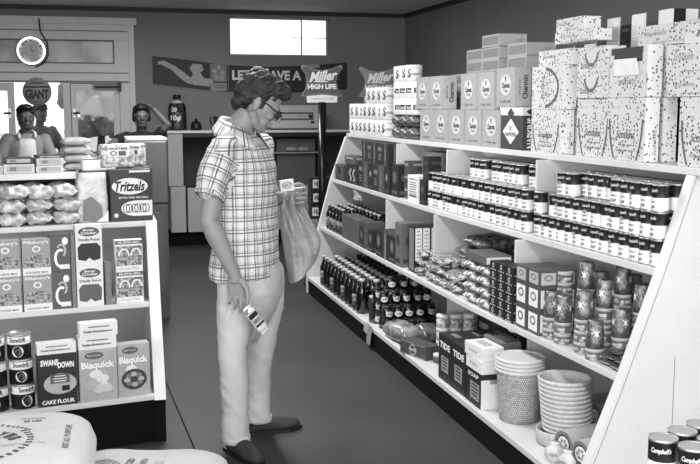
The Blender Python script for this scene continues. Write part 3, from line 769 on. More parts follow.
# tins and wrapped tumblers
TIN = mat('tin_band', 120, .3, .4, var=.1)
def tin():
    t = empty('small_tin'); r, h = .036, .046
    m = MB().lathe([(r * .96, 0), (r, .002), (r - .001, .006), (r - .001, h - .014)], G90, seg=18, mats=[STEEL, STEEL, TIN])
    for a in (-PI / 2, 0, PI / 2, PI): m.ctext('FANCY', r, a, .018, .03, .012, INKW, bold=.03)
    m.build('tin_body', t)
    MB().lathe([(r + .0008, h - .014), (r + .0008, h - .001), (r - .003, h), (0, h - .001)], G180, seg=18).build('lid', t)
    return t
def tumbler():
    t = empty('wrapped_tumbler'); r = .036
    MB().lathe([(r, 0), (r * .98, .03), (r * .86, .105), (r * .8, .11), (0, .108)], mat('tumbler_foil', 135, .12, .7, var=.6, scale=60, bump=.5), seg=18).build('tumbler', t)
    m = MB()
    for a0 in [k * PI / 2 for k in range(4)]:
        for k in range(8):
            b = k * PI / 4; rr = r * .9
            pts = [(.003 * math.cos(b + PI / 2), .003 * math.sin(b + PI / 2)), (.021 * math.cos(b), .021 * math.sin(b)), (-.003 * math.cos(b + PI / 2), -.003 * math.sin(b + PI / 2))]
            m.add([((r * (1 - .14 * (.06 + y) / .105) + .0015) * math.cos(a0 + x / rr), (r * (1 - .14 * (.06 + y) / .105) + .0015) * math.sin(a0 + x / rr), .06 + y) for x, y in pts], [(0, 1, 2)], INKW)
    m.build('star_print', t)
    return t
cols = [(0.05, 3.70, 2, 1), (0.13, 3.74, 6, 0), (0.05, 3.60, 2, 1), (0.14, 3.58, 5, 1), (0.05, 3.44, 3, 1), (0.22, 3.60, 4, 1), (0.04, 3.335, 1, 1), (0.13, 3.42, 4, 1), (0.13, 3.30, 2, 1), (0.22, 3.44, 5, 1), (0.22, 3.3, 4, 1), (0.31, 3.5, 4, 1), (0.31, 3.34, 5, 0), (.4, 3.3, 5, 0)]
for i, (bk, y, nt, top) in enumerate(cols):
    x = fx(3, y) + bk
    for k in range(nt):
        place('tin', tin, (x, y, Z3 + k * .0462), rnd.uniform(0, 6), 'small banded tin, %s from the shelf in the %s column of tins' % (ORD[k], ORD[i]), 'tin', 'banded tins on the third shelf')
    if top: place('tumb', tumbler, (x, y, Z3 + nt * .0462), rnd.uniform(0, 6), 'foil wrapped tumbler with white stars on the %s column of tins' % ORD[i], 'tumbler', 'foil wrapped tumblers on the third shelf')
FOIL = spots('flat_dark_pack', 22, 105, 60, .1, .2, 'wave')
for c in range(2):
    for k in range(3):
        place('fp', pillow('flat_dark_pack', .17, .085, .018, FOIL, 2, .2, 30), (fx(3, 3.2) + .105 + .02 * k, 3.255 - .09 * c, Z3 + k * .018), R(8) + rnd.uniform(-.1, .1), 'flat dark glossy packet, %s layer of the %s heap by the end panel' % (names[k], ('left', 'right')[c]), 'packet', 'flat dark packets by the end panel')

# ---------------------------------------------------------------- bottom shelf
Z4 = ZS[4] + .0005
CAPL = mat('cap_light', 190, .3)
for c in range(5):
    for i in range(11):
        y = 7.30 - i * .108 - (c % 2) * .05
        if c == 0 and i > 10: continue
        place('bb%d%d' % ((i * 3 + c) % 3 > 0 or c == 0, (i + c) % 3 == 0), bottle('dark_bottle', .040, .235, mat('black_glass', 10, .08, var=.1, spec=.8, coat=.6), CAPL if (i * 3 + c) % 3 else BLACK if c else CAPL, LABG if (i + c) % 3 == 0 else None, .5), (1.715 + c * .088, y, Z4), 0,
              '%s black glass bottle from the far end, %s row of the bottom shelf' % (ORD[i], ('front', 'second', 'third', 'fourth', 'back')[c]), 'bottle', 'black glass bottles on the bottom shelf')
def shiny_jar():
    t = empty('tall_jar'); MB().lathe([(.038, 0), (.042, .006), (.042, .15), (.038, .16)], mat('brushed_tin', 110, .25, .8), seg=20).build('body', t)
    MB().lathe([(.04, .159), (.04, .172), (0, .173)], G180, seg=20).build('lid', t); return t
place('sj', shiny_jar, (1.725, 5.93, Z4), 0, 'tall shiny canister with pale lid in front of the black bottles', 'canister')
STAR = mat('jar_label', 215, .45)
def jam():
    t = empty('jam_jar'); r, h = .033, .078
    m = MB().lathe([(r * .85, 0), (r, .006), (r, h * .72), (r * .82, h * .82)], GLD, seg=16); m.build('glass', t)
    m = MB().lathe([(r + .0002, h * .2), (r + .0002, h * .6)], GLD, seg=16)
    for a in (-PI / 2, PI / 2):
        vs = []
        for k in range(9):
            b = a - .75 + 1.5 * k / 8; e = .010 * math.cos((k - 4) / 4 * PI / 2)
            for z in (h * .40 - .008 - e, h * .40 + .008 + e): vs.append(((r + .0006) * math.cos(b), (r + .0006) * math.sin(b), z))
        m.add(vs, [(2 * k, 2 * k + 2, 2 * k + 3, 2 * k + 1) for k in range(8)], STAR)
        m.ctext('JAM', r + .0012, a, h * .4, .026, .009, G60, bold=.03)
    m.build('label', t)
    MB().lathe([(r * .86, h * .8), (r * .88, h), (0, h)], BLACK, seg=16).build('lid', t)
    return t
for rw, (y, nt, n0, n1) in enumerate(((5.60, 1, 0, 5), (5.675, 2, 0, 5), (5.75, 3, 0, 5), (5.825, 4, 1, 4), (5.90, 3, 0, 5))):
    for c in range(n0, n1):
        for k in range(nt):
            place('jam', jam, (1.73 + c * .070, y, Z4 + k * .0785), rnd.uniform(-.4, .4), '%s jam jar from the aisle, %s layer, %s row of the jar pyramid' % (ORD[c], names[k], ORD[rw]), 'jar', 'jam jars piled on the bottom shelf')
place('rice', pillow('cellophane_bag', .34, .145, .11, spots('bag_grey', 165, 85, 12, .2, .18, 'blotch'), 4, .3, 9), (1.74, 5.40, Z4), R(-84), 'long shiny bag lying in front of the jam jars', 'bag')
def logo(m, F, w, d, h):
    f = F['front']; m.ell(f, 0, h * .5, h * .8, h * .8, G180); m.ell(f, 0, h * .5, h * .62, h * .62, G60, .0009); m.rect(f, 0, h * .5, h * .9, h * .2, G180, .0012); m.rect(f, 0, h * .06, w * .95, h * .06, G150); m.rect(f, -w*.0, h * .94, w * .95, h * .05, G150)
place('lg', carton('flat_logo_box', .24, .10, .078, D3, logo), (1.73, 5.05, Z4), R(-72), 'low dark box with round emblem lying at the front shelf edge', 'box')
place('rice2', pillow('cellophane_bag', .26, .16, .10, spots('bag_grey2', 110, 60, 14, .2, .18, 'blotch'), 6, .3, 9), (1.88, 5.36, Z4), R(-84), 'grey shiny bag behind the low emblem box', 'bag')
LIDW = mat('jar_lid_white', 225, .4)
def wjar(h, r, body, lidm, nm='small_jar'):
    def mk():
        t = empty(nm); MB().lathe([(r * .9, 0), (r, .004), (r, h * .75)], body, seg=16).build('glass', t)
        MB().lathe([(r * 1.02, h * .73), (r * 1.02, h * .97), (r * .9, h), (0, h)], lidm, seg=16).build('lid', t); return t
    return mk
for i, (x, y, k) in enumerate(((1.78, 4.88, 0), (1.84, 4.93, 0), (1.85, 4.84, 0), (1.81, 4.885, 1), (1.91, 4.88, 0))):
    place('bj', wjar(.05, .03, G90, LIDW), (x, y, Z4 + k * .0505), 0, 'small jar with white lid beside emblem box, %s' % ['leftmost', 'behind the others', 'front right', 'on top of the others', 'rightmost'][i], 'jar', 'small white lidded jars')
WC = spots('white_cans', 215, 130, 40, .1, .45, 'blotch')
for i in range(3):
    for k in range(3 if i < 3 else 2):
        place('wc', wjar(.075, .036, WC, LIDW, 'white_tin'), (1.868 + .075 * i, 5.06 - .01 * i, Z4 + .0755 * k), 0, 'pale tin, %s tier of the %s column behind the small jars' % (names[k], ORD[i]), 'tin', 'pale tins behind the small jars')
def soapbox(m, F, w, d, h):
    for f, q in ((F['front'], w), (F['right'], d)):
        m.text(f, 'TIDE', 0, h * .78, q * .8, h * .14, INKW, .001, bold=.04) if q == w else None
        m.rect(f, 0, h * .38, q * .55, h * .34, G150, .0006); clines(m, f, 0, h * .5, q * .4, 4, h * .07, INK, h * .03)
    m.rect(F['top'], 0, 0, w * .5, d * .3, G120); 
def soap2(m, F, w, d, h):
    f = F['front']; m.rect(f, w * .1, h * .42, w * .6, h * .5, G150, .0006); clines(m, f, w * .1, h * .6, w * .5, 4, h * .1, INK, h * .04)
    m.rect(F['right'], 0, h * .42, d * .98, h * .84, PAPER, .0006); m.rect(F['right'], d * .1, h * .78, d * .4, h * .12, G150, .001); m.rect(F['top'], 0, 0, w * .5, d * .4, G90)
    m.text(f, 'SOAP', 0, h * .86, w * .7, h * .12, INKW, .001, bold=.03)
SB = mat('soap_dark', 34, .5)
for c in range(3):
    for r_, y in enumerate((4.52, 4.33)):
        if c == 0 or r_ == 0:
            place('sb1', carton('soap_box', .185, .115, .235, SB, soapbox), (1.74 + c * .118, y, Z4), R(-90), 'tall dark soap box, %s row, %s' % (('front', 'second', 'back')[c], ('farther', 'nearer')[r_]), 'soap box', 'tall dark soap boxes on the bottom shelf')
place('sb2', carton('soap_box', .185, .11, .165, SB, soap2), (1.735, 4.13, Z4), R(-90), 'dark soap box with white side right before the woven baskets', 'soap box')
place('sb3', carton('soap_box', .185, .11, .165, SB, soap2), (1.86, 4.22, Z4), R(-90), 'dark soap box with white side in the second row', 'soap box')
def wsm(m, F, w, d, h):
    m.text(F['front'], 'Ivory', 0, h * .5, w * .5, h * .3, G120, .001); m.rect(F['top'], 0, 0, w * .6, d * .4, G180)
for k in range(2):
    place('ws', carton('white_soap_box', .19, .11, .06, PAPER, wsm), (1.735, 4.13 + .01 * k, Z4 + .166 + k * .0605), R(-90 + 3 * k), ('lower', 'upper')[k] + ' small white box on the dark soap box', 'box')
    place('ws2', carton('grey_soap_box', .19, .11, .06, G120, wsm), (1.86, 4.22, Z4 + .166 + k * .0605), R(-90), ('lower', 'upper')[k] + ' small grey box behind the white boxes', 'box')
for i in range(4):
    gro('bk', (5.0, 4.8, 4.55, 4.32)[i], Z4, .19, .12, .22, D1, INK, G150, (0, 2, 4, 0)[i], 4, '%s dark box at the back of the bottom shelf, behind the soap boxes' % ORD[i], back=.42, grp='dark boxes at the back of the bottom shelf')
# nested baskets
def weave_mat():
    m = bpy.data.materials.new('weave'); m.use_nodes = True; nt = m.node_tree; N = nt.nodes; L_ = nt.links; b = N['Principled BSDF']
    tc = N.new('ShaderNodeTexCoord'); br = N.new('ShaderNodeTexBrick'); br.inputs['Scale'].default_value = 1
    br.inputs['Brick Width'].default_value = .030; br.inputs['Row Height'].default_value = .035; br.inputs['Mortar Size'].default_value = .0035
    br.inputs['Color1'].default_value = (lin(205),) * 3 + (1,); br.inputs['Color2'].default_value = (lin(170),) * 3 + (1,); br.inputs['Mortar'].default_value = (lin(95),) * 3 + (1,)
    L_.new(tc.outputs['UV'], br.inputs['Vector']); L_.new(br.outputs['Color'], b.inputs['Base Color'])
    bp = N.new('ShaderNodeBump'); bp.inputs['Strength'].default_value = .6; bp.inputs['Distance'].default_value = .004; bp.invert = True
    L_.new(br.outputs['Fac'], bp.inputs['Height']); L_.new(bp.outputs['Normal'], b.inputs['Normal']); b.inputs['Roughness'].default_value = .6
    return m
WV = weave_mat(); RIM = mat('basket_rim', 205, .5, var=.05, scale=40)
def basket():
    t = empty('woven_basket'); seg = 40; m = MB()
    prof = [(.088, .0), (.091, .05), (.096, .12), (.101, .19), (.104, .228)]
    m.lathe(prof, WV, seg=seg); o = m.build('basket_wall', t)
    uv = o.data.uv_layers.new(name='UVMap')
    for p in o.data.polygons:
        a = [math.atan2(o.data.vertices[v].co.y, o.data.vertices[v].co.x) for v in p.vertices]
        for li, v, an in zip(p.loop_indices, p.vertices, a):
            if max(a) - min(a) > PI and an < 0: an += 2 * PI
            uv.data[li].uv = (an / (2 * PI) * 1.2 * 1.7, o.data.vertices[v].co.z * 3.6)
    MB().lathe([(.101, .222), (.110, .224), (.113, .231), (.110, .239), (.103, .240), (.099, .232)], RIM, seg=seg).build('rim', t)
    MB().lathe([(.0, .004), (.087, .004), (.100, .222)], mat('basket_inside', 130, .7, bump=.2, scale=50), seg=seg, mats=[mat('basket_inside', 130, .7), mat('basket_inside', 130, .7)]).build('inside', t)
    return t
for k in range(4):
    place('bas', basket, (1.800, 3.880, Z4 + k * .0165), k * .3, 'woven wastebasket with smooth rim, %s of the nested stack of four' % ['bottom', 'second', 'third', 'top'][k], 'basket', 'nested woven wastebaskets')
def bowl():
    t = empty('coiled_bowl'); seg = 40
    MB().lathe([(.078, 0), (.088, .004), (.100, .040), (.106, .044), (.110, .049), (.110, .056), (.105, .060), (.099, .057), (.095, .045), (.07, .012), (0, .01)], mat('bowl_coil', 196, .55, var=.1, scale=60, bump=.1), seg=seg).build('bowl_wall', t)
    m = MB(); 
    for k in range(9):
        a = k * .7; m.ell((Vector((.045 * math.cos(a), .045 * math.sin(a), .0125)), VX, VY), 0, 0, .03, .016, G90, .0004)
    m.build('flower_print', t); return t
for k in range(12):
    s = 1.0 if k < 10 else 1.03
    place('bowl', bowl, (1.868 - .001 * k, 3.555 + .001 * k, Z4 + .012 + k * .0185), k * .5, 'coiled pale bowl, %s from the bottom of the tall nested stack' % ORD[k], 'bowl', 'nested coiled bowls', sc=.93 + .008 * k)
def wide():
    t = empty('wide_basket'); MB().lathe([(.084, 0), (.093, .004), (.098, .04), (.101, .06), (.098, .064), (.094, .04), (.1, .008), (0, .006)], mat('bowl_coil', 196, .55), seg=40).build('basket_wall', t); return t
place('wd', wide, (1.835, 3.55, Z4), 0, 'wider pale tray basket standing under the coiled bowls', 'basket')
# paper rolls with floral ends
FLO = spots('floral_paper', 165, 70, 38, .12, .5, 'blotch')
def proll():
    t = empty('paper_roll'); r, L_ = .055, .30
    Mx = Matrix.Rotation(R(90), 4, 'Y')
    MB().lathe([(r * .97, 0), (r, .003), (r, L_ - .003), (r * .97, L_)], mat('roll_paper', 165, .5, var=.08, bump=.1), seg=24, M=Matrix.Translation((0, 0, r)) @ Mx).build('roll', t)
    m = MB(); f = (Vector((0, 0, r)), -VY, VZ)
    m.ell(f, 0, 0, r * 1.9, r * 1.9, G120, .0004, 24); m.ell(f, 0, 0, r * 1.4, r * 1.4, G60, .0008, 24); m.ell(f, 0, 0, r * 1.15, r * 1.15, INKW, .0012, 24)
    for k in range(6): m.ell(f, r * .3 * math.cos(k * 1.05), r * .3 * math.sin(k * 1.05), r * .26, r * .26, G150, .0016, 10)
    m.build('end_print', t)
    m = MB(); rr = r + .0006
    for xx in (.17, .2): 
        for k in range(14):
            a = -.9 + k * .22; m.add([(xx + dx, rr * math.sin(a + da), r + rr * math.cos(a + da)) for dx, da in ((0, 0), (.012, 0), (.012, .12), (0, .12))], [(0, 1, 2, 3)], G60)
    m.build('edge_print', t)
    return t
place('pr', proll, (1.765, 3.385, Z4 + .001), R(15), 'pale paper roll with flower printed end, nearest to the bowls', 'paper roll', ry=0)
place('pr', proll, (1.775, 3.262, Z4 + .001), R(14), 'pale paper roll with flower printed end, in front by the end panel', 'paper roll')
place('pr', proll, (2.06, 3.80, Z4 + .001), R(0), 'pale paper roll lying behind the coiled bowls', 'paper roll')
place('pr', proll, (2.06, 3.67, Z4 + .001), R(0), 'pale paper roll lying beside the coiled bowls at the back', 'paper roll')
place('flb', carton('floral_box', .30, .12, .22, FLO), (2.27, 3.36, Z4), R(-90), 'tall floral patterned box at the back beside the end panel', 'box')
TW = mat('clear_bag', 205, .2, var=.1, bump=.3, scale=30)
def twist(seed):
    def mk():
        m = MB(); nu = 14; vs = []
        for j in range(11):
            t = j / 10; r = (.032 * math.sin(PI * min(1, t * 1.15)) ** .7 + .006 + (.02 * max(0, t - .75) * 4)) 
            for k in range(nu):
                a = 2 * PI * k / nu; q = r * (1 + .35 * noise.noise(Vector((math.cos(a) * 2, math.sin(a) * 2, t * 2 + seed))))
                vs.append((q * math.cos(a), q * .55 * math.sin(a), t * .085))
        m.add(vs, [(j * nu + k, j * nu + (k + 1) % nu, (j + 1) * nu + (k + 1) % nu, (j + 1) * nu + k) for j in range(10) for k in range(nu)] + [tuple(range(nu))[::-1], tuple(range(10 * nu, 11 * nu))], TW, True)
        m.text((Vector((0, -.03, .04)), VX, VZ), 'MIX', 0, 0, .03, .012, G90)
        return m.build('twisted_bag')
    return mk
place('tw1', twist(1), (1.705, 3.345, Z4), R(-30), 'small twisted cellophane bag, left one in front of the rolls', 'bag')
place('tw2', twist(4), (1.712, 3.25, Z4), R(-60), 'small twisted cellophane bag, right one in front of the rolls', 'bag')

# tins in front of the end panel, on a low display stand
st = empty('display_stand', (1.26, 1.85, 0), 0, 'low white display stand in front of the end panel carrying black labelled tins', 'stand')
MB().box(-.095, .40, -.14, .07, .668, .70, SHELF).build('top', st, bevel=.003)
for sx in (-.08, .35):
    for sy in (-.13, .03): MB().box(sx, sx + .03, sy, sy + .03, 0, .668, G150).build('leg', st)
for i, (x, y) in enumerate(((1.20, 1.835), (1.268, 1.865), (1.336, 1.895), (1.300, 1.798), (1.368, 1.828), (1.232, 1.768))):
    place('cansoup', soup_can(), (x, y, .7005), R(-40), 'black and white tin before the end panel, %s' % ['leftmost of the group', 'second in the back row', 'third in the back row', 'middle of the front row', 'right of the front row', 'left of the front row'][i], 'soup can')
# ---------------------------------------------------------------- goods on the left unit
def lplace(key, mk, s, x, back, lab, cat, grp=None, dz=0.0, rz=0.0, dep=.05):
    p = lpos(s, x, back + dep / 2)
    return place(key, mk, (p[0], p[1], p[2] + .0006 + dz), LR + rz, lab, cat, grp)
CK = mat('cookie_box', 150, .55, var=.05)
COOK = spots('cookie_picture', 175, 80, 75, .12, .5, 'blotch')
def cookie(m, F, w, d, h):
    f = F['front']
    m.rect(f, 0, h * .10, w, h * .2, PAPER, .0005); m.text(f, 'COOKIE MIX', 0, h * .07, w * .8, h * .06, G60, .001, bold=.02)
    m.ell(f, 0, h * .38, w * .9, h * .34, COOK, .0006); m.ell(f, 0, h * .72, w * .30, h * .18, PAPER, .0008); m.ell(f, 0, h * .72, w * .18, h * .1, G150, .001)
    m.text(f, "Pillsbury's", 0, h * .9, w * .88, h * .11, PAPER, .001, bold=.03)
for x, nm in ((-.395, 'left'), (-.265, 'right')):
    for k in range(2):
        lplace('cookie', carton('cookie_mix_box', .122, .05, .163, CK, cookie), 3, x, .01, 'grey cookie mix box, %s one in the %s layer' % (nm, ('lower', 'upper')[k]), 'baking mix', 'cookie mix boxes', k * .1635)
def spice(m, F, w, d, h):
    f = F['front']; m.ell(f, w * .25, h * .8, w * .3, h * .2, INKW); m.arc(f, 0, h * .35, w * .25, h * .22, 60, 300, .012, INKW); m.arc(f, w * .05, h * .55, w * .2, h * .16, -60, 150, .009, G180)
    m.rect(f, w * .2, h * .12, w * .5, h * .12, PAPER)
    m.rect(F['right'], 0, h * .5, d * .6, h * .8, G60)
for k in range(2):
    lplace('spice', carton('cake_mix_box', .088, .05, .172, mat('cake_dark', 84, .5), spice), 3, -.163, .01, 'dark cake mix box with white loops, %s layer' % ('lower', 'upper')[k], 'baking mix', dz=k * .1725)
    lplace('thinb', carton('thin_box', .018, .05, .17, G120), 3, -.108, .01, 'thin grey box beside the loop boxes, %s' % ('lower', 'upper')[k], 'baking mix', dz=k * .1705)
    lplace('thinc', carton('thin_box', .028, .05, .10, G120), 3, .045, .01, 'narrow grey box between tall picture boxes, %s' % ('lower', 'upper')[k], 'baking mix', dz=k * .1005)
BC = mat('betty_white', 222, .5, var=.03); BCB = mat('cake_picture', 36, .5)
def betty(dark):
    def deco(m, F, w, d, h):
        f = F['front']; m.ell(f, 0, h * .83, w * .8, h * .22, G60, .0006, 20); m.ell(f, 0, h * .83, w * .72, h * .17, G90, .0008, 20)
        m.text(f, 'Betty', 0, h * .865, w * .44, h * .07, INKW, .001, bold=.02, shear=.2); m.text(f, 'Crocker', 0, h * .80, w * .6, h * .07, INKW, .001, bold=.02, shear=.2)
        m.text(f, 'Devils Food', 0, h * .64, w * .8, h * .07, G60, .001, bold=.03)
        pts = [(-w * .42, h * .16), (-w * .44, h * .45), (-w * .3, h * .55), (w * .3, h * .55), (w * .44, h * .45), (w * .42, h * .16), (w * .15, h * .12), (0, h * .2), (-w * .15, h * .12)]
        m.shape(f, pts, dark, .0007)
    return deco
for k in range(2):
    lplace('betty%d' % k, carton('cake_mix_box', .118, .05, .19, BC, betty((G90, BCB)[k])), 3, -.038, .0, 'white cake mix box with %s cake picture, %s one' % (('grey', 'black')[k], ('lower', 'upper')[k]), 'baking mix', dz=k * .1905)
def twin(m, F, w, d, h):
    f = F['front']; m.rect(f, 0, h * .5, w * .96, h * .62, COOK, .0006); m.rect(f, 0, h * .93, w, h * .12, G90, .0006); m.text(f, 'MUFFIN MIX', 0, h * .93, w * .8, h * .07, PAPER, .001, bold=.02)
    m.arc(f, -w * .2, h * .5, w * .18, h * .22, 0, 180, .008, PAPER, .0009); m.arc(f, w * .25, h * .5, w * .18, h * .22, 0, 180, .008, PAPER, .0009); m.text(f, 'Crust Mix', 0, h * .1, w * .7, h * .07, G120, .001)
for k in range(2):
    lplace('twin', carton('muffin_mix_box', .125, .05, .148, PAPER, twin), 3, .145, .02, 'pale muffin mix box by the white end post, %s one' % ('lower', 'upper')[k], 'baking mix', dz=k * .1485)
# lower shelf
def swans(m, F, w, d, h):
    f = F['front']; m.text(f, 'SWANS', -w * .2, h * .84, w * .46, h * .12, INKW, .001, bold=.05); m.text(f, 'DOWN', w * .22, h * .78, w * .42, h * .12, INKW, .001, bold=.05)
    m.ell(f, .01, h * .42, w * .85, h * .4, G180, .0006, 22); m.rect(f, .01, h * .52, w * .5, h * .18, G90, .0008); clines(m, f, .01, h * .57, w * .4, 3, h * .05, PAPER, h * .02)
    m.rect(f, w * .2, h * .33, w * .2, h * .1, INK, .0010); m.text(f, 'CAKE FLOUR', 0, h * .08, w * .84, h * .08, INKW, .001, bold=.04)
lplace('swans', carton('cake_flour_box', .165, .06, .232, mat('swans_dark', 40, .45), swans), 4, -.185, .02, 'dark cake flour box with white lettering beside the tins', 'cake flour')
def mixtop(m, F, w, d, h):
    f = F['front']; clines(m, f, 0, h * .7, w * .8, 2, h * .35, G120, h * .1); m.text(f, 'Betty Crocker', -w * .1, h * .35, w * .6, h * .3, G90, .0012)
lplace('tp1', carton('flat_mix_box', .165, .06, .048, PAPER, mixtop), 4, -.185, .02, 'flat white box lying on the dark cake flour box', 'baking mix', dz=.2325)
def bisq(m, F, w, d, h):
    f = F['front']; m.ell(f, -w * .1, h * .88, w * .5, h * .14, G90); m.text(f, 'Betty Crocker', -w * .1, h * .88, w * .36, h * .04, INKW)
    m.text(f, 'Bisquick', 0, h * .68, w * .9, h * .17, INKW, .0012, bold=.05); m.text(f, 'Bisquick', .002, h * .675, w * .9, h * .17, INK, .0009, bold=.06)
    for i in range(7):
        a = i * 2.4; m.ell(f, w * .24 * math.cos(a) * (i / 7 + .3), h * .33 + h * .17 * math.sin(a) * (i / 7 + .3), w * .34, h * .16, (PAPER, G180, mat('biscuit', 205))[i % 3], .0007 + i * .0001)
def bisq2(m, F, w, d, h):
    bisq(m, F, w, d, h); f = F['front']; m.ell(f, 0, h * .32, w * .8, h * .4, G60, .0016); 
    for i in range(8): m.ell(f, w * .22 * math.cos(i * .8), h * .32 + h * .1 * math.sin(i * .8), w * .2, h * .09, (G180, G120)[i % 2], .0019)
lplace('bq1', carton('biscuit_mix_box', .165, .06, .235, mat('bisq', 168, .5), bisq), 4, -.012, .02, 'biscuit mix box with pale biscuits beside the dark flour box', 'baking mix')
lplace('bq2', carton('biscuit_mix_box', .145, .06, .24, mat('bisq', 168, .5), bisq2), 4, .145, .03, 'biscuit mix box with dark round dish by the white end post', 'baking mix')
lplace('tp2', carton('flat_mix_box', .165, .06, .058, PAPER, mixtop), 4, -.012, .02, 'flat white box lying directly on the pale biscuit mix box', 'baking mix', dz=.2355)
lplace('tp3', carton('flat_mix_box', .165, .06, .060, PAPER, mixtop), 4, -.005, .02, 'topmost flat white box above the pale biscuit mix', 'baking mix', dz=.2940)
def shtin():
    t = empty('shortening_tin'); r, h = .050, .110
    m = MB().lathe([(r * .95, 0), (r, .003), (r, h * .62), (r, h - .006)], PAPER, seg=24, mats=[STEEL, INK, PAPER])
    for a in (-PI / 2, PI / 6, 5 * PI / 6):
        m.ctext('Snowdrift', r + .0005, a, h * .8, .07, .022, INK, bold=.03)
        def cell(da, z, rr, mt, e): m.add([((r + e) * math.cos(a + da + rr / r * math.cos(b)), (r + e) * math.sin(a + da + rr / r * math.cos(b)), z + rr * math.sin(b)) for b in [k * PI / 8 for k in range(16)]], [tuple(range(16))], mt)
        cell(0, h * .34, .024, PAPER, .0005); cell(.05, h * .34, .014, G90, .0009); cell(-.1, h * .26, .008, INK, .0013)
    m.build('tin_body', t)
    MB().lathe([(r + .001, h - .008), (r + .001, h), (r * .93, h), (r * .93, h - .003), (0, h - .003)], STEEL, seg=24).build('lid', t)
    return t
for i, x in enumerate((-.325, -.432, -.54)):
    for k in range(3):
        lplace('sht', shtin, 4, x - .004 * k, .012, 'shortening tin, %s layer of the %s column left of the flour box' % (names[k], ORD[i]), 'tin', 'shortening tins', k * .1103, rnd.uniform(-.3, .3), dep=.1)
# upper tray with cellophane bags and pretzel box
MARSH = spots('soft_white_bag', 225, 150, 28, .2, .3, 'blotch')
def bagdeco(t):
    def d(m): pass
    return d
bgs = [(-.36, 0, 0), (-.25, 0, 1), (-.365, 1, 0), (-.25, 1, 1), (-.13, 0, 2), (-.125, 1, 2), (-.34, 2, 1), (-.24, 2, 0), (-.46, 0, 1), (-.47, 1, 0), (-.13, 2, 1)]
for i, (x, k, sd) in enumerate(bgs):
    lplace('mb%d' % sd, pillow('marshmallow_bag', .125, .13, .062, MARSH, sd + 11, .6, 30, pinch=.95), 2, x, .02, 'white cellophane bag, %s layer, %s position of the soft bags pile' % (names[k], ORD[i]), 'bag', 'white cellophane bags', k * .060, rnd.uniform(-.15, .15), dep=.13)
for c in range(4):
    lplace('mb3', pillow('marshmallow_bag', .15, .12, .062, MARSH, 21, .45, 22), 2, -.44 + .13 * c, .155, '%s bulging pale bag in the back row of the soft bags' % ORD[c], 'bag', 'white cellophane bags', 0, 0, dep=.13)
    if c < 3: lplace('mb3', None, 2, -.40 + .13 * c, .155, '%s bulging pale bag, second layer of the back row' % ORD[c], 'bag', 'white cellophane bags', .058, 0, dep=.13)
    if c < 3: lplace('mb3', None, 2, -.38 + .12 * c, .155, '%s bulging pale bag, top layer of the back row' % ORD[c], 'bag', 'white cellophane bags', .116, 0, dep=.13)
def bread():
    t = empty('bread_bag'); w, d, h = .14, .07, .235
    m = MB(); vs = []; n = 12; wav = mat('clear_wrap', 205, .25, var=.25, scale=22, bump=.5)
    for j in range(13):
        z = j / 12; q = 1 - .12 * (z ** 4)
        for k in range(24):
            a = 2 * PI * k / 24; c, s_ = math.cos(a), math.sin(a)
            x = math.copysign(abs(c) ** .45, c) * w / 2 * q; y = math.copysign(abs(s_) ** .45, s_) * d / 2 * q
            nn = noise.noise(Vector((x * 30, y * 30, z * 7))) * .006; vs.append((x + nn, y + nn, z * h))
    m.add(vs, [(j * 24 + k, j * 24 + (k + 1) % 24, (j + 1) * 24 + (k + 1) % 24, (j + 1) * 24 + k) for j in range(12) for k in range(24)] + [tuple(range(24))[::-1], tuple(range(288, 312))], wav, True)
    m.build('wrapper', t)
    m = MB(); F = (Vector((0, -d / 2 - .006, 0)), VX, VZ)
    m.shape(F, [(-.055, .012), (.005, .005), (.04, .03), (.035, .08), (-.01, .125), (-.05, .11)], G120, .0005); m.shape(F, [(.01, .005), (.065, .005), (.065, .06), (.045, .03)], PAPER, .0009)
    m.build('label', t)
    return t
lplace('bread', bread, 2, -.005, .03, 'tall cellophane bag standing left of the pretzel box', 'bag', dep=.07)
def tritz(m, F, w, d, h):
    f = F['front']; m.ell(f, -w * .04, h * .68, w * .86, h * .32, PAPER, .0006, 24); m.text(f, 'Tritzels', -w * .04, h * .68, w * .72, h * .2, INK, .001, bold=.03, shear=.25)
    m.text(f, 'EXTRA THIN PRETZELS', w * .04, h * .46, w * .7, h * .035, PAPER, .001, bold=.02)
    m.ell(f, w * .1, h * .25, w * .72, h * .3, PAPER, .0006, 24); m.rect(f, w * .3, h * .25, w * .38, h * .30, PAPER, .0005)
    for i, x in enumerate((-.10, .1, .3)):
        m.arc(f, w * (x - .035), h * .25, w * .08, h * .08, 0, 360, .004, G60, .0010); m.arc(f, w * (x + .035), h * .25, w * .08, h * .08, 0, 360, .004, G60, .0012)
    m.ell(f, -w * .38, h * .12, w * .1, h * .08, PAPER)
    m.rect(f, w * .2, h * .965, w * .5, h * .04, PAPER, .0008)
lplace('tritz', carton('pretzel_box', .20, .09, .248, mat('pretzel_dark', 52, .45), tritz, .003), 2, .172, .03, 'dark pretzel box with white oval on top of the left shelving', 'pretzel box', dep=.09)
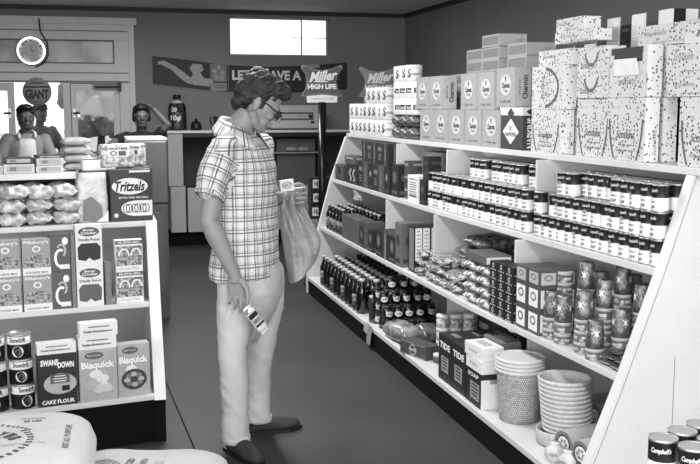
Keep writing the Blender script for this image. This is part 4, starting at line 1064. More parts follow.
# topmost ledge
TB = mat('top_box', 198, .5, var=.05)
def tb(m, F, w, d, h): m.rect(F['front'], 0, h / 2, w * .8, h * .6, mat('top_box_print', 165, .5), .0006); m.rect(F['front'], -w * .2, h / 2, w * .2, h * .4, G120, .0009)
def tp(key, x, w, h, dz, lab, base=TB, back=.0, dep=.12, name='snack_box'):
    return lplace(key, carton(name, w, dep, h, base, tb, .004), 1, x, back + .01, lab, 'box', None, dz, rnd.uniform(-.04, .04), dep=dep)
tp('t1', -.342, .14, .045, 0, 'pale flat box at left on the top ledge'); tp('t2', -.342, .13, .03, .0455, 'dark flat box on the pale left box, top ledge', G60)
tp('t3', -.205, .125, .035, 0, 'pale flat box, second from left on the top ledge'); tp('t3', -.205, .125, .035, .0355, 'pale flat box lying on the second box from left')
tp('t4', -.205, .115, .012, .071, 'thin dark tray on two pale flat boxes', G60)
tp('t5', -.44, .05, .04, 0, 'small white box at the far left photo edge'); tp('t6', -.455, .06, .06, .0405, 'pale wrapped loaf at the far left photo edge', mat('wrapped', 185, .3, bump=.3))
LOAF = mat('loaf_wrap', 165, .3, var=.1, scale=30, bump=.25)
for k in range(4): lplace('loaf', pillow('wrapped_loaf', .135, .12, .042, LOAF, 2, .12, 20, pinch=.95), 1, -.065, .075, 'pale wrapped loaf, %s of four stacked on the top ledge' % ['bottom', 'second', 'third', 'topmost'][k], 'loaf', 'wrapped loaves on the top ledge', .036 + .0405 * k - .035, 0, dep=.12)
# boxes at the right end stand on a small rear shelf stack
def hostess():
    t = empty('cupcake_package'); w, d, h = .165, .085, .115
    m = MB().box(-w / 2, w / 2, -d / 2, d / 2, 0, h, spots('package_print', 215, 130, 55, .14, .35, 'blotch'))
    m.build('wrapper', t, bevel=.012)
    m = MB(); F = (Vector((0, -d / 2, 0)), VX, VZ); m.rect(F, 0, h * .68, w * .62, h * .42, PAPER, .001); m.text(F, 'HOSTESS', 0, h * .82, w * .56, h * .1, INK, .0016, bold=.04)
    m.ell(F, -w * .14, h * .62, w * .2, h * .2, G60, .0014); m.ell(F, -w * .14, h * .62, w * .13, h * .12, PAPER, .0018); m.rect(F, w * .12, h * .62, w * .22, h * .2, G90, .0014)
    m.build('print', t); return t
sb = carton('box', .25, .09, .232, mat('rear_box', 70, .5), None, .003)
place('spk', carton('white_print_box', .155, .09, .058, PAPER, lambda m, F, w, d, h: (m.rect(F['front'], -w * .25, h * .5, w * .3, h * .7, INKW, .0006), m.rect(F['front'], w * .2, h * .5, w * .35, h * .6, G120, .0006), m.rect(F['front'], 0, h * .95, w, h * .08, G60, .0008))),
      (.014, 4.945, LZ[2] + .2395), LR, 'white printed box above the tall cellophane bag', 'box')
place('bp', carton('tall_dark_box', .17, .09, .2385, G90, None, .003), (.014, 4.945, LZ[2] + .0006), LR, 'grey box standing behind the tall cellophane bag', 'box')
place('host', hostess, (.105, 4.955, LZ[2] + .2490), LR, 'white wrapped cupcake package lying above the pretzel box', 'package')
place('bp2', carton('tall_dark_box', .17, .09, .248, G60, None, .003), (.185, 4.975, LZ[2] + .0006), LR, 'dark box standing behind the pretzel box', 'box')
place('host', hostess, (.165, 5.06, LZ[2] + .2490), LR, 'white wrapped cupcake package, partly hidden behind the nearer one', 'package')
place('bp2', carton('tall_dark_box', .17, .09, .248, G60, None, .003), (.17, 5.075, LZ[2] + .0006), LR, 'dark box in the rear row behind the pretzel box', 'box')

# ---------------------------------------------------------------- back of the shop
# sales cooler behind the left shelving
t = empty('cooler_cabinet', (.360, 7.2, 0), 0, 'grey cooler cabinet with bright rim standing behind the pretzel box', 'cooler')
CB = mat('cooler_grey', 92, .3, .2, var=.1, scale=3); 
MB().box(-.14, .14, -.2, .3, .84, 1.285, CB).build('upper_case', t, bevel=.01)
MB().box(-.143, .143, -.202, .305, 1.286, 1.306, mat('bright_rim', 235, .3)).build('rim', t, bevel=.008)
MB().box(-.135, .135, -.19, .3, 0.0, .835, mat('cooler_side', 80, .5)).build('base_cabinet', t, bevel=.004)
MB().box(-.10, .10, -.194, -.19, .2, .78, G90).build('panel', t)
# long display counter along the back wall
t = empty('display_counter', (.77, 10.7, 0), 0, 'long display counter with white top and dark open front along the back wall', 'counter')
CW = mat('counter_panel', 165, .5, var=.05, scale=3); CD = mat('counter_inside', 52, .7)
W_ = 2.3; D_ = .42
MB().box(-.01, W_, -.02, D_, 1.235, 1.262, WHITE).build('top', t, bevel=.004)
MB().box(0, .16, 0, D_, .66, 1.234, CW).build('end_post', t, bevel=.004); MB().box(.02, .18, 0, D_, .15, .655, CW).build('end_panel', t, bevel=.004)
MB().box(.20, W_, .0, .03, .15, .64, CW).build('front_panel', t, bevel=.004)
MB().box(.18, W_, .03, D_, .60, .62, CD).build('inner_shelf', t); MB().box(.18, W_, D_ - .02, D_, .63, 1.234, CD).build('back_panel', t)
MB().box(.0, W_, .04, D_, 0, .149, KICK).build('kickboard', t); MB().box(.16, W_, -.005, .02, 1.19, 1.234, BLACK).build('front_rail', t)
MB().box(1.22, 1.66, .12, .36, .621, 1.16, G90).build('display_rack', t, bevel=.004); MB().box(1.08, 1.70, .05, .34, 1.0, 1.012, G150).build('rack_shelf', t)
for i, (x, z, s_) in enumerate(((2.15, 1.0135, 1), (2.29, 1.0135, .9))):
    place('lump', pillow('bread_loaf', .13, .1, .06, G150, 7, .2), (x, 10.82, z), 0, ('left', 'right')[i] + ' loaf on the rack inside the back counter', 'loaf')
for i, (x, s_) in enumerate(((1.75, .9), (2.0, 1.0), (2.75, 1.1))):
    place('lump2', pillow('sack', .25, .2, .13, G60, 8, .25, 9), (x - .10, 10.93, .6215), 0, ORD[i] + ' dark sack lying inside the open back counter', 'sack') if i != 1 else None
def bigjar():
    t = empty('glass_jug'); r = .098
    MB().lathe([(r * .9, 0), (r, .012), (r, .22), (r * .92, .275), (r * .45, .325), (r * .42, .35)], glass('jug_glass', .03, .85, .3), seg=28).build('jug', t)
    MB().lathe([(r * .85, .008), (r * .93, .02), (r * .93, .19), (0, .191)], mat('dark_liquid', 105, .3), seg=28).build('contents', t)
    MB().lathe([(r * .75, .292), (r * .5, .327), (r * .46, .327)], G180, seg=24).build('shoulder_band', t)
    MB().lathe([(r * .44, .345), (r * .44, .385), (0, .388)], BLACK, seg=20).build('cap', t)
    m = MB()
    m.ctext('20', r + .0015, -PI / 2 - .25, .225, .06, .05, INKW, bold=.04); m.ctext('10¢', r + .0015, -PI / 2 - .1, .13, .12, .07, INKW, bold=.04); m.ctext('each', r + .0015, -PI / 2, .06, .06, .02, G150)
    m.build('lettering', t); return t
place('jug', bigjar, (.895, 10.9, 1.2635), R(-10), 'big glass jug with white lettering on the back counter', 'jug')
t = empty('hand_bell', (1.10, 10.9, 1.2635), 0, 'small dark rounded object on the counter right of the jug', 'bell')
MB().lathe([(.06, 0), (.062, .03), (.05, .085), (.02, .1)], BLACK, seg=20).build('body', t); MB().lathe([(.014, .098), (.018, .12), (0, .13)], BLACK, seg=12).build('knob', t)
t = empty('table_lamp', (1.31, 10.9, 1.2635), 0, 'small dark figure on the counter behind the standing man shoulder', 'ornament')
MB().lathe([(.045, 0), (.04, .02), (.015, .04), (.015, .11), (.03, .14), (0, .16)], BLACK, seg=16).build('stem', t); MB().tube([(-.05, 0, .15), (-.055, 0, .09), (-.03, 0, .05)], .008, BLACK).build('arm', t)
# white radio like appliance
t = empty('radio', (2.2, 10.88, 1.2635), 0, 'white radio with long dial on the back counter behind the head', 'radio')
MB().box(-.29, .27, -.11, .11, .012, .275, mat('radio_white', 190, .4)).build('case', t, bevel=.02)
m = MB(); F = (Vector((0, -.11, 0)), VX, VZ); m.rect(F, -.02, .15, .44, .09, G90, .001); m.rect(F, -.02, .15, .40, .05, G180, .0016); m.build('dial', t)
for x in (-.19, .16): MB().lathe([(.0, .115), (.022, .115), (.022, .128), (0, .13)], G60, seg=16, M=Matrix.Translation((x, 0, .15)) @ Matrix.Rotation(R(90), 4, 'X')).build('knob', t)
MB().box(.17, .21, -.116, -.11, .07, .095, BLACK).build('badge', t)
for sx in (-.25, .23): MB().box(sx - .02, sx + .02, -.08, .08, 0, .012, BLACK).build('foot', t)
# wall posters
def poster(name, P, base, label, cat, extra):
    t = empty(name, (P[0][0], YB - .012, P[0][1]), 0, label, cat)
    o = Vector((P[0][0], YB - .012, P[0][1])); m = MB()
    m.prism([Vector((x, YB - .012, z)) - o for x, z in P], (0, .004, 0), base); m.build('sheet', t)
    m = MB(); extra(m, (Vector((-o.x, -.0006, -o.z)), VX, VZ)); m.build('print', t)
PD = mat('poster_dark', 38, .6)
def p1(m, F):
    L1 = mat('poster_figure', 158, .6)
    m.shape(F, [(.72, 2.02), (.78, 2.03), (.90, 1.97), (1.0, 1.90), (1.10, 1.82), (1.08, 1.77), (1.02, 1.79), (.93, 1.86), (.86, 1.93), (.80, 1.96), (.76, 1.985), (.71, 1.985)], L1, .001)
    m.shape(F, [(1.06, 1.95), (1.10, 2.0), (1.20, 1.99), (1.22, 1.93), (1.18, 1.9), (1.22, 1.84), (1.30, 1.83), (1.33, 1.79), (1.27, 1.745), (1.10, 1.765), (1.06, 1.82), (1.10, 1.88)], L1, .0014)
    m.rect(F, 1.385, 1.90, .185, .20, mat('poster_scene', 120, .6), .001); m.rect(F, 1.385, 1.74, .185, .09, mat('poster_caption', 140, .6), .001)
    for i, (x, z) in enumerate(((1.34, 1.92), (1.39, 1.96), (1.43, 1.9), (1.36, 1.85), (1.42, 1.84))): m.ell(F, x, z, .05, .06, L1, .0014)
    for z in (1.76, 1.735): m.rect(F, 1.40, z, .12, .006, G60, .0018)
poster('wall_poster', [(.655, 2.078), (.655, 1.772), (1.0, 1.735), (1.3, 1.70), (1.49, 1.685), (1.49, 1.99), (1.3, 2.008), (.95, 2.05)], PD, 'dark printed wall poster with pale reclining figure below the high window', 'poster', p1)
def p2(m, F):
    m.text(F, "LET'S HAVE A", 1.94, 1.878, .80, .115, PAPER, .001, bold=.04); m.rect(F, 2.46, 1.83, .14, .17, mat('poster_figure', 158, .6), .001)
    m.ell(F, 2.46, 1.93, .06, .07, G180, .0016); m.ell(F, 2.43, 1.84, .05, .09, G90, .0016); m.ell(F, 2.50, 1.84, .04, .09, G120, .0016)
    m.shape(F, [(2.38, 2.0), (2.55, 2.01), (2.56, 1.97), (2.4, 1.95)], mat('poster_figure', 158, .6), .0012)
    m.text(F, 'PICNIC', 2.68, 1.86, .22, .07, G120, .001)
poster('wall_banner', [(1.50, 1.985), (1.50, 1.69), (1.9, 1.675), (2.4, 1.685), (2.885, 1.722), (2.885, 2.028), (2.4, 1.99), (1.9, 1.97)], PD, 'dark wall banner reading LETS HAVE A, hanging behind the man head', 'banner', p2)
# neon ring clock and round sign on the shop front
t = empty('ring_clock', (-.615, YB - .14, 2.11), 0, 'glowing ring shaped clock hanging on a cord at upper left', 'clock')
Mx = Matrix.Rotation(R(90), 4, 'X')
MB().lathe([(.0, -.012), (.12, -.012), (.12, .004), (0, .004)], mat('clock_dial', 175, .5), seg=36, M=Mx).build('dial', t)
pts = [(.136 * math.cos(2 * PI * k / 36), -.01, .136 * math.sin(2 * PI * k / 36)) for k in range(37)]
MB().tube(pts, .0115, emis('neon', 250, 1.6), 10, caps=False).build('neon_ring', t)
MB().tube([(x * 1.09, .012, z * 1.09) for x, _, z in pts], .009, BLACK, 8, caps=False).build('rim', t)
m = MB(); F = (Vector((0, -.0055, 0)), VX, VZ)
for k, ch in enumerate('MAKE IT A TREAT   TASTY ICE '):
    if ch != ' ':
        a = PI * .5 - k * 2 * PI / 28; m.text(F, ch, .105 * math.cos(a), .105 * math.sin(a), .016, .024, INK, .001, bold=.04, rot=math.degrees(a) - 90)
m.ell(F, 0, 0, .15, .15, G180, .0006, 28); m.rect(F, .0, .025, .006, .05, INK, .0012); m.rect(F, .02, 0, .04, .006, INK, .0014)
m.build('lettering', t)
MB().tube([(.09, .02, .33), (.10, .02, .2), (.165, .02, .09), (.17, .02, -.04), (.12, .02, -.13), (.04, .02, -.17)], .008, BLACK, 8).build('cord', t)
MB().tube([(.09, .02, .33), (.09, .06, .345)], .006, BLACK, 6).build('hook', t)
t = empty('round_sign', (-.575, YB - .09, 1.68), 0, 'round grey sign with the word GIANT hanging in the open doorway', 'sign')
MB().lathe([(0, -.006), (.15, -.006), (.15, .0), (0, .0)], mat('sign_grey', 150, .5), seg=36, M=Mx).build('disc', t)
m = MB(); F = (Vector((0, 0, 0)), VX, VZ)
m.text(F, 'GIANT', 0, -.025, .24, .105, INK, .001, bold=.06); m.text(F, "Hunt's", 0, .095, .13, .03, INK, .001, bold=.05); m.rect(F, 0, .05, .27, .018, INK, .001); m.text(F, 'SIZE SALE', 0, -.11, .07, .014, INK); m.build('lettering', t)
MB().tube([(0, .01, .15), (0, .02, .245)], .003, PAPER, 6).build('string', t)
# pole signs
def polesign(c1, c2, c3):
    def mk():
        t = empty('pole_sign')
        MB().lathe([(.0, 0), (.16, 0), (.16, .02), (.03, .04), (.03, .04)], BLACK, seg=28).build('base', t)
        MB().lathe([(.034, .035), (.034, 1.56), (0, 1.562)], mat('pole_black', 24, .25, .3, var=.2), seg=20).build('pole', t)
        W, H = .175, .135; o = Vector((0, 0, 1.735)); 
        out = []
        for (a, b) in (((-1.0, 1.0), (0, .62)), ((1.0, 1.0), (.62, 0)), ((.95, -.95), (0, -.72)), ((-.95, -.95), (-.62, 0))):
            out += [a, b]
        def outline(s):
            P_ = [(-.86, 1.0), (-.5, .78), (0, .66), (.5, .78), (.86, 1.0), (.98, .95), (1.0, .8), (.78, .4), (.68, 0), (.78, -.45), (.98, -.85), (.92, -.98), (.5, -.86), (0, -.8), (-.5, -.86), (-.92, -.98), (-.98, -.85), (-.78, -.45), (-.68, 0), (-.78, .4), (-1.0, .8), (-.98, .95)]
            return [(x * W * s, z * H * (s if s == 1 else s * .985)) for x, z in P_]
        P0 = outline(1.0)
        MB().prism([o + Vector((x, -.02, z)) for x, z in P0], (0, .03, 0), c2).build('frame', t, bevel=.003)
        F = (o + Vector((0, -.02, 0)), VX, VZ)
        m = MB(); m.shape(F, outline(.93), c1, .0015); m.build('face', t)
        m = MB()
        m.text(F, 'Miller', .01, .042, .24, .085, c3, .003, bold=.035, shear=.45, rot=6); m.text(F, 'HIGH LIFE', 0, -.045, .24, .042, c3, .003, bold=.05); m.rect(F, -.01, -.005, .12, .008, c3, .003)
        m.build('lettering', t)
        m = MB().prism([o + Vector((x, -.022, z)) for x, z in ((-.13, -.125), (0, -.112), (.13, -.125), (.125, -.178), (-.125, -.178))], (0, .02, 0), PAPER)
        m.text((o + Vector((0, -.022, 0)), VX, VZ), 'CHAMPAGNE OF BOTTLE BEER', 0, -.148, .2, .012, G90, .001); m.build('banner', t)
        return t
    return mk
place('ps1', polesign(mat('sign_face_dark', 36, .4), mat('sign_frame', 105, .4), PAPER), (1.868, 8.05, 0), R(-12), 'dark beer sign on a black pole at the end of the aisle', 'pole sign')
place('ps2', polesign(mat('sign_face_light', 105, .4), mat('sign_frame2', 125, .4), PAPER), (2.44, 8.3, -.0), R(-14), 'lighter beer sign partly hidden behind the white tissue rolls', 'pole sign')
# beer cases under the sign
def casebox(m, F, w, d, h):
    m.text(F['front'], 'BEER', 0, h * .6, w * .5, h * .3, G60, .001, bold=.04); m.rect(F['front'], 0, h * .2, w * .9, h * .12, G90)
for j, x in enumerate((1.96,)):
    for k in range(2): place('case', carton('beer_case', .40, .28, .27, mat('case_card', 140, .6), casebox, .004), (x + .04, 8.38, .0005 + k * .271), R(-6), 'pale beer case, %s one of the stack behind the pole sign' % ('lower', 'upper')[k], 'beer case', 'pale beer cases')
def sixpack(m, F, w, d, h):
    for f, q in ((F['front'], w), (F['right'], d)):
        m.rect(f, -q * .1, h * .55, q * .5, h * .6, PAPER, .0006); m.text(f, 'HL', -q * .1, h * .55, q * .3, h * .36, INK, .001, bold=.04)
for k in range(3):
    for j in range(2):
        place('six', carton('six_pack', .14, .12, .122, BLACK, sixpack, .003), (1.885 + .160 * j, 8.33 + (j % 2) * .02, .5425 + k * .1225), R(-6 + (k * 7 + j * 5) % 9), 'dark six pack with white panel, %s layer, %s from left, behind the pole' % (names[k], ORD[j]), 'six pack', 'six packs behind the pole sign')
# unseen fixtures overhead, added to light the aisle
for i, y in enumerate((1.2, 5.2, 8.3)):
    t = empty('fill_lamp', (.7, y, ZC), 0, '%s added fill lamp from the shop front, unseen above the aisle' % ORD[i], 'ceiling lamp')
    MB().box(-.14, .14, -.8, .8, -.05, -.001, WHITE).build('housing', t)
# ---------------------------------------------------------------- flour sacks in the foreground
from mathutils.bvhtree import BVHTree
SK = mat('sack_paper', 178, .75, var=.03, scale=12, bump=.12, bscale=20)
def sack(w, d, h, seed, prints=None):
    t = empty('flour_sack'); m = MB(); nu, nv = 46, 40; vs = []
    for top in (0, 1):
        for i in range(nu + 1):
            for j in range(nv + 1):
                u, v = -1 + 2 * i / nu, -1 + 2 * j / nv
                # round the square into a superellipse
                rr = (abs(u) ** 5 + abs(v) ** 5) ** (1 / 5) if (u or v) else 0
                mx = max(abs(u), abs(v)); k = (mx / rr) if rr else 1
                x, y = u * k * w / 2, v * k * d / 2; e = min(1, rr * k if False else mx)
                hh = h / 2 * max(0, 1 - e ** 7) ** .5
                n_ = noise.noise(Vector((x * 6, y * 6, seed * 3.1 + top))) * .012 + noise.noise(Vector((x * 22, y * 22, seed))) * .003
                z = h / 2 + (hh + n_ * (1 - e ** 4)) * (1 if top else -1)
                vs.append((x, y, max(0, z)))
    N1 = (nu + 1) * (nv + 1); fs = []
    for i in range(nu):
        for j in range(nv):
            a = i * (nv + 1) + j; b = a + nv + 1
            fs.append((a, a + 1, b + 1, b)); fs.append((N1 + a, N1 + b, N1 + b + 1, N1 + a + 1))
    m.add(vs, fs, SK, True)
    bm = bpy.data.meshes.new('tmp'); bv = BVHTree.FromPolygons([Vector(v) for v in m.v], m.f)
    bpy.data.meshes.remove(bm)
    m.build('sack_body', t)
    if prints:
        q = MB(); prints(q, (Vector((0, 0, 0)), VX, VY))
        nv_ = []
        for x, y, z in q.v:
            hit = bv.ray_cast(Vector((x, y, 2)), Vector((0, 0, -1)))
            nv_.append((x, y, (hit[0].z if hit[0] else h) + .0008 + z * .3))
        q.v = nv_; q.build('sack_print', t)
    return t
PR = mat('sack_ink', 62, .7)
def ring_text(m, F, s, cx, cy, r, a0, da, w, h, mt):
    for i, ch in enumerate(s):
        if ch == ' ': continue
        a = R(a0 - da * i); m.text(F, ch, cx + r * math.cos(a), cy + r * math.sin(a), w, h, mt, .001, bold=.05, rot=math.degrees(a) - 90)
def pr1(m, F):
    cx, cy = -.02, -.03
    ring_text(m, F, "Pillsbury's", cx, cy - .05, .125, 168, 14.5, .026, .038, PR)
    m.text(F, 'BEST', cx, cy + .0, .15, .042, PR, .001, bold=.04); m.text(F, 'XXXX', cx, cy - .045, .13, .03, PR, .001, bold=.03)
    for k in range(30):
        a = R(150 + k * 8.6) ; c, s_ = math.cos(a), math.sin(a)
        if k < 29: m.add([(cx + r_ * math.cos(a + da), cy - .02 + r_ * .9 * math.sin(a + da), .001) for r_, da in ((.150, 0), (.168, 0), (.168, .07), (.150, .07))], [(0, 1, 2, 3)], PR)
    for k in range(22):
        a = R(150 - k * 5.6); m.add([(cx + r_ * math.cos(a + da), cy - .03 + r_ * .95 * math.sin(a + da), .001) for r_, da in ((.172, 0), (.184, 0), (.184, .05), (.172, .05))], [(0, 1, 2, 3)], G90)
    m.text(F, 'BEST ALL PURPOSE', .235, -.02, .20, .018, G90, .001, bold=.03, rot=90); m.text(F, '25 LBS', .13, .115, .05, .018, PR, .001, bold=.03); m.rect(F, .13, .14, .07, .005, G120)
    m.text(F, 'bleached and enriched', .12, -.08, .12, .012, G120)
def pr2(m, F):
    for rr in (.032, .048, .06): m.arc(F, -.13, .02, rr, rr, 0, 360, .006, G90, .001, 24)
    m.text(F, 'FLOUR ICED', -.05, .02, .16, .022, PR, .001, bold=.03, rot=90); m.text(F, 'ENRICHED', -.01, .02, .17, .02, G90, .001, bold=.03, rot=90); m.rect(F, .04, .05, .03, .05, G150)
for k in range(3):
    place('skL', (lambda: sack(.48, .56, .147, 1)), (-.465, 2.86, .0005 + k * .1525), R(1), '%s plain flour sack of the left column at lower left' % ('bottom', 'middle', 'upper')[k], 'flour sack')
    place('skB%d' % (k == 2), (lambda k=k: sack(.50, .52, .147, 4 + k, pr2 if k == 2 else None)), (.105, 2.84, .0005 + k * .1525), R(-15), ['bottom flour sack of the right column in front', 'middle flour sack of the right column in front', 'printed flour sack under the big top sack, reaching right'][k], 'flour sack')
place('skA', (lambda: sack(.62, .56, .150, 3, pr1)), (-.335, 2.80, .4590), R(-2), 'big white flour sack with dark round print on top of pile', 'flour sack')
# ---------------------------------------------------------------- people
def fuse(mb, voxel, smooth=6, disp=None):
    """melt overlapping shapes into one continuous skin; returns vertices and faces"""
    me = bpy.data.meshes.new('tmp'); me.from_pydata(mb.v, [], mb.f); o = bpy.data.objects.new('tmp', me); COL.objects.link(o)
    r = o.modifiers.new('r', 'REMESH'); r.mode = 'VOXEL'; r.voxel_size = voxel
    if smooth:
        s = o.modifiers.new('s', 'SMOOTH'); s.factor = .5; s.iterations = smooth
    dg = bpy.context.evaluated_depsgraph_get(); ev = bpy.data.meshes.new_from_object(o.evaluated_get(dg))
    bpy.data.objects.remove(o); bpy.data.meshes.remove(me)
    if disp:
        for v in ev.vertices: v.co += v.normal * disp(v.co)
    return ev
def skin(name, ev, m, parent, off, uvf=None, materials=None, pick=None):
    """turn a fused mesh (world coordinates) into an object relative to off"""
    for v in ev.vertices: v.co -= off
    ev.name = name; ev.materials.clear(); ev.materials.append(m)
    for mm in (materials or []): ev.materials.append(mm)
    for p in ev.polygons: p.use_smooth = True
    if pick:
        for p in ev.polygons: p.material_index = pick(p.center + off)
    if uvf:
        uv = ev.uv_layers.new(name='UVMap')
        for p in ev.polygons:
            c = p.center + off; us = [uvf(ev.vertices[v].co + off, c) for v in p.vertices]
            u0 = us[0][0]
            for li, (u, v, per) in zip(p.loop_indices, us):
                while u - u0 > per / 2: u -= per
                while u - u0 < -per / 2: u += per
                uv.data[li].uv = (u, v)
    o = bpy.data.objects.new(name, ev); COL.objects.link(o); o.parent = parent
    return o
def plaid(name, base, line, pitch=.05):
    m = bpy.data.materials.new(name); m.use_nodes = True; nt = m.node_tree; N = nt.nodes; L_ = nt.links; b = N['Principled BSDF']
    b.inputs['Roughness'].default_value = .85; b.inputs['Specular IOR Level'].default_value = .1
    tc = N.new('ShaderNodeTexCoord'); sp = N.new('ShaderNodeSeparateXYZ'); L_.new(tc.outputs['UV'], sp.inputs[0])
    def M(op, a, b_=None, clamp=False):
        n = N.new('ShaderNodeMath'); n.operation = op
        for i, x in enumerate((a, b_)):
            if x is None: continue
            if hasattr(x, 'links'): L_.new(x, n.inputs[i])
            else: n.inputs[i].default_value = x
        return n.outputs[0]
    tot = None
    for ax, ph in ((0, 0.1), (1, 0.35)):
        f = M('FRACT', M('ADD', M('MULTIPLY', sp.outputs[ax], 1 / pitch), 50 + ph))
        for c, w, k in ((.25, .055, .8), (.50, .045, .55), (.62, .12, .16)):
            l = M('MULTIPLY', M('LESS_THAN', M('ABSOLUTE', M('SUBTRACT', f, c)), w), k)
            tot = l if tot is None else M('MAXIMUM', tot, l) if k > .5 else M('ADD', tot, l)
    mx = N.new('ShaderNodeMix'); mx.data_type = 'RGBA'; L_.new(M('MINIMUM', tot, 1.0), mx.inputs[0])
    mx.inputs[6].default_value = (lin(base),) * 3 + (1,); mx.inputs[7].default_value = (lin(line),) * 3 + (1,)
    L_.new(mx.outputs[2], b.inputs['Base Color'])
    bp = N.new('ShaderNodeBump'); bp.inputs['Strength'].default_value = .25; bp.inputs['Distance'].default_value = .01
    nz = N.new('ShaderNodeTexNoise'); nz.inputs['Scale'].default_value = 28; L_.new(tc.outputs['Object'], nz.inputs['Vector'])
    L_.new(nz.outputs['Fac'], bp.inputs['Height']); L_.new(bp.outputs['Normal'], b.inputs['Normal'])
    return m
SKIN = mat('skin', 138, .5, var=.05, scale=12, bump=.04, bscale=90)
HAIR = mat('hair', 50, .6, var=.5, scale=22, bump=.6, bscale=70, spec=.25)
TROU = mat('pale_twill', 192, .85, var=.05, scale=10, bump=.25, bscale=18, spec=.1)
SHOE = mat('suede_shoe', 48, .7, var=.25, bump=.15)
def rings(m, rs, mt, yaw=0.0, seg=28):
    """stack of ellipses (z, cx, cy, depth, width) turned by yaw; depth axis is the facing direction"""
    c, s = math.cos(yaw), math.sin(yaw); vs = []
    for z, cx, cy, a, b in rs:
        for k in range(seg):
            t = 2 * PI * k / seg; x, y = a * math.cos(t), b * math.sin(t); vs.append((cx + x * c - y * s, cy + x * s + y * c, z))
    n = len(rs)
    m.add(vs, [(j * seg + k, j * seg + (k + 1) % seg, (j + 1) * seg + (k + 1) % seg, (j + 1) * seg + k) for j in range(n - 1) for k in range(seg)] + [tuple(range(seg))[::-1], tuple(range((n - 1) * seg, n * seg))], mt, True)
def chain(m, pts, mt, seg=14):
    """tapered limb with round joints: [(point, radius)...]"""
    m.tube([p for p, _ in pts], [r for _, r in pts], mt, seg)
    for p, r in pts: m.ball(p, r, mt, seg, 8)
OFF = Vector((.61, 4.22, 0))
man = empty('person', OFF, 0, 'man in plaid short sleeved shirt and pale trousers looking down at the shelf', 'person')
YW = R(-38)
# --- body: head, neck, arms, hands, in one skin
def head(m, mt, c, f, s=1.0, tilt=0.0):
    """head centred at c (between the ears), f facing angle, tilt = chin down; returns a mapper"""
    B = Matrix.Translation(c) @ Matrix.Rotation(f, 4, 'Z') @ Matrix.Rotation(tilt, 4, 'Y') @ Matrix.Scale(s, 4)
    R3 = (Matrix.Rotation(f, 4, 'Z') @ Matrix.Rotation(tilt, 4, 'Y')).to_3x3()
    T = lambda x, y, z: B @ Vector((x, y, z))
    def E(x, y, z, a, b, c_, rr=None): m.ball(T(x, y, z), (a * s, b * s, c_ * s), mt, 20, 14, M=R3 @ rr if rr else R3)
    E(-.008, 0, .045, .098, .076, .080); E(.022, 0, .012, .076, .070, .082)          # skull, face
    E(.050, 0, -.045, .043, .047, .048); E(.068, 0, -.078, .024, .026, .020)          # jaw, chin
    for q in (-1, 1):
        m.tube([T(-.005, q * .058, -.035), T(.03, q * .048, -.068), T(.066, q * .018, -.085)], [.022 * s, .020 * s, .016 * s], mt, 10)
        E(.068, q * .034, -.010, .024, .022, .020)                                    # cheek
        E(.086, q * .030, .036, .014, .026, .009)                                     # brow
        E(.082, q * .031, .018, .012, .014, .010)                                     # eye
        # ear
        E(-.004, q * .077, .008, .017, .007, .030, Matrix.Rotation(R(-12), 3, 'Y')); E(.0, q * .078, -.016, .010, .006, .012)
    m.tube([T(.090, 0, .036), T(.104, 0, .014), T(.118, 0, -.008)], [.008 * s, .009 * s, .012 * s], mt, 10); E(.117, 0, -.010, .011, .013, .010)
    E(.102, .010, -.013, .010, .007, .007); E(.102, -.010, -.013, .010, .007, .007)
    E(.095, 0, -.040, .010, .021, .006); E(.093, 0, -.051, .010, .018, .007)          # lips
    return T, R3
def hand(m, mt, w, d, side, spread=.018, curl=(.5, .7, .5), s=1.0, thumb=None, lens=None):
    """w wrist point, d unit vector along the hand, side unit vector from little finger to index, fingers curl about side"""
    d = d.normalized(); side = (side - d * side.dot(d)).normalized(); n = d.cross(side)        # n points out of the back of the hand or palm
    P = lambda a, b, c: w + d * (a * s) + side * (b * s) + n * (c * s)
    m.tube([P(-.01, 0, 0), P(.02, 0, 0)], [.027 * s, .026 * s], mt, 12)
    for b, L_ in ((-.027, .082), (-.009, .088), (.010, .090), (.028, .086)): m.tube([P(.005, b * .6, 0), P(.045, b * .9, 0), P(L_, b, .0)], [.017 * s, .014 * s, .0105 * s], mt, 10)
    for i, (b, L_, q) in enumerate(((-.0320, .076, .0070), (-.0108, .084, .0078), (.0108, .086, .0080), (.0318, .082, .0080))):
        ln = [(.031, .022, .018), (.041, .027, .021), (.045, .029, .022), (.039, .025, .020)][i]
        p = P(L_, b, 0); ang = 0; pts = [(p, q * s * 1.12)]
        for k in range(3):
            ang += (curl[k] if not hasattr(curl[0], '__len__') else curl[i][k])
            dd = d * math.cos(ang) + n * math.sin(ang); p = p + (dd + side * (b * .6)).normalized() * ln[k] * s; pts.append((p, q * s * (1 - .1 * k)))
        chain(m, pts, mt, 10)
    t = thumb or [(.02, .030, .012), (.048, .050, .022), (.075, .050, .034), (.092, .044, .040)]
    chain(m, [(P(*a), r_ * s) for a, r_ in zip(t, (.015, .0115, .0100, .0085))], mt, 10)
    return P
V = Vector
b = MB(); HC = V((.690, 4.215, 1.533)); HF = R(-10); HT = R(33)
T, R3 = head(b, SKIN, HC, HF, .96, HT)
b.tube([(.655, 4.22, 1.50), (.620, 4.222, 1.45), (.598, 4.222, 1.38), (.60, 4.222, 1.30)], [.054, .057, .064, .08], SKIN, 18)
rings(b, [(1.10, .62, 4.22, .09, .14), (1.25, .615, 4.22, .10, .16), (1.36, .605, 4.22, .075, .16), (1.40, .60, 4.22, .06, .10)], SKIN, YW)
rsh, rel, rwr = V((.515, 4.075, 1.34)), V((.452, 4.035, 1.055)), V((.553, 4.020, .825))
